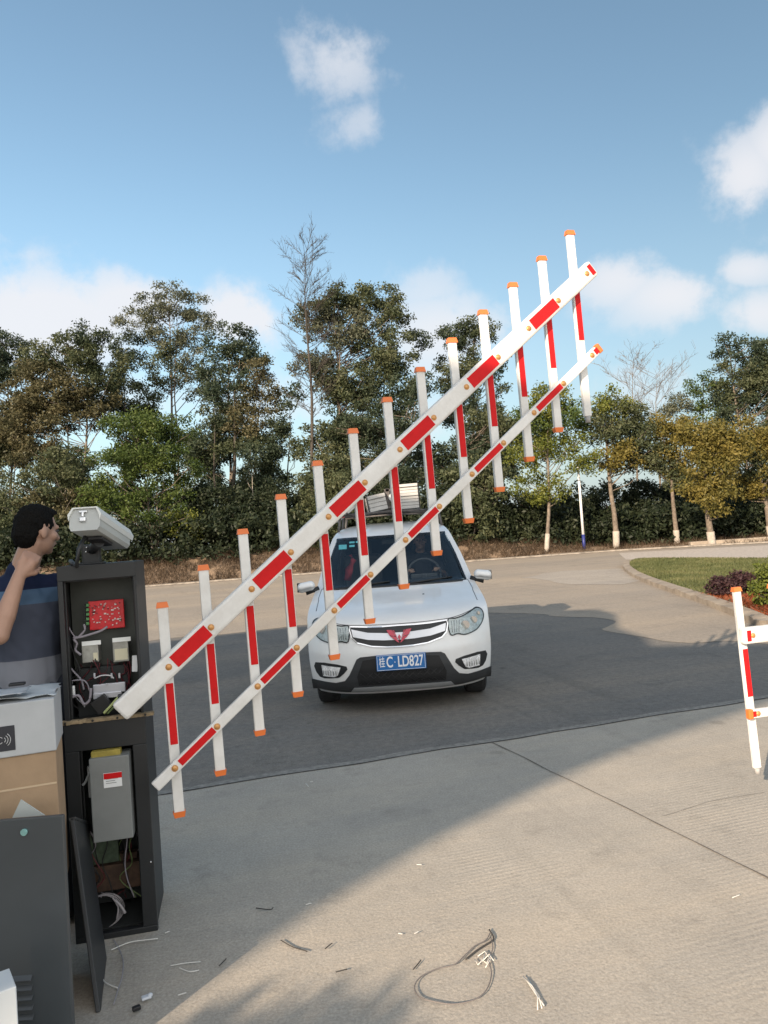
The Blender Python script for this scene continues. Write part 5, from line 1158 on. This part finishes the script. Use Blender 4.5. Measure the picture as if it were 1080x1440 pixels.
twine('twine', 'small knot of white twine tangled in the wire loop', [[(672, 1345), (682, 1340), (690, 1350), (683, 1362)], [(678, 1352), (688, 1344), (694, 1352)], [(683, 1338), (680, 1350), (672, 1358), (668, 1350)], [(690, 1345), (684, 1355), (676, 1348)]])
twine('twine', 'frayed white twine lying right of the wire loop', [[(738, 1378), (748, 1388), (758, 1402), (762, 1420)], [(742, 1376), (750, 1390), (756, 1404), (756, 1420)], [(736, 1374), (745, 1386), (754, 1400), (765, 1415)]])
sc_ = [[(240, 1358), (262, 1354), (282, 1352)], [(252, 1361), (266, 1366), (280, 1364)], [(308, 1358), (318, 1348)], [(360, 1277), (380, 1279), (384, 1276)], [(457, 1335), (467, 1327)], [(581, 1363), (592, 1350)], [(472, 1367), (488, 1363)], [(430, 1272), (438, 1270)], [(586, 1216), (593, 1216)], [(560, 1312), (566, 1313)], [(583, 1313), (589, 1310)], [(232, 1312), (238, 1310)], [(250, 1400), (262, 1396)], [(1030, 1262), (1040, 1258)], [(430, 1102), (434, 1106)], [(436, 1100), (440, 1099)], [(395, 1322), (410, 1330), (432, 1338)]]
for i, p in enumerate(sc_):
    dk = i in (2, 3, 4, 5, 6, 16); litter('wire_scrap', 'tiny dark strip of scrap lying on the concrete' if dk else 'tiny pale clipping of wire lying on the concrete', 'scrap', p, .0022 if dk else .0018, Wd_ if dk else Ww, 'scraps scattered on the concrete')
litter('cable', 'pale cable curling out from the foot of the open cabinet', 'cable', [(160, 1322), (172, 1345), (172, 1372), (165, 1395), (160, 1412)], .0022, mat('coil_grey', (0, 0, 0)))
litter('cable', 'white cable clipping lying along the foot of the cabinet', 'cable', [(156, 1336), (180, 1326), (205, 1322), (222, 1320)], .0024, Ww)
litter('cable', 'pale curved strip beside the edge on door panel', 'cable', [(140, 1366), (148, 1382), (166, 1390)], .0026, Ww)
q = gp(206, 1405, .02); s = MB(); s.box((0, 0, .007), (.034, .022, .010), .5, .003); s.sph((.012, .006, .010), .009, (1, 1, .8)); o = s.build('plastic_piece', mat('plastic_pale', (.55, .57, .60), .4), None); o.location = q; tag(o, 'crumpled pale plastic piece at the bottom left of the concrete', 'scrap')
q = gp(192, 1420, .02); s = MB(); s.box((0, 0, .006), (.028, .018, .014), .6, .003); o = s.build('cable_clip', MBK, None); o.location = q; tag(o, 'small black clip next to the crumpled plastic piece', 'scrap')
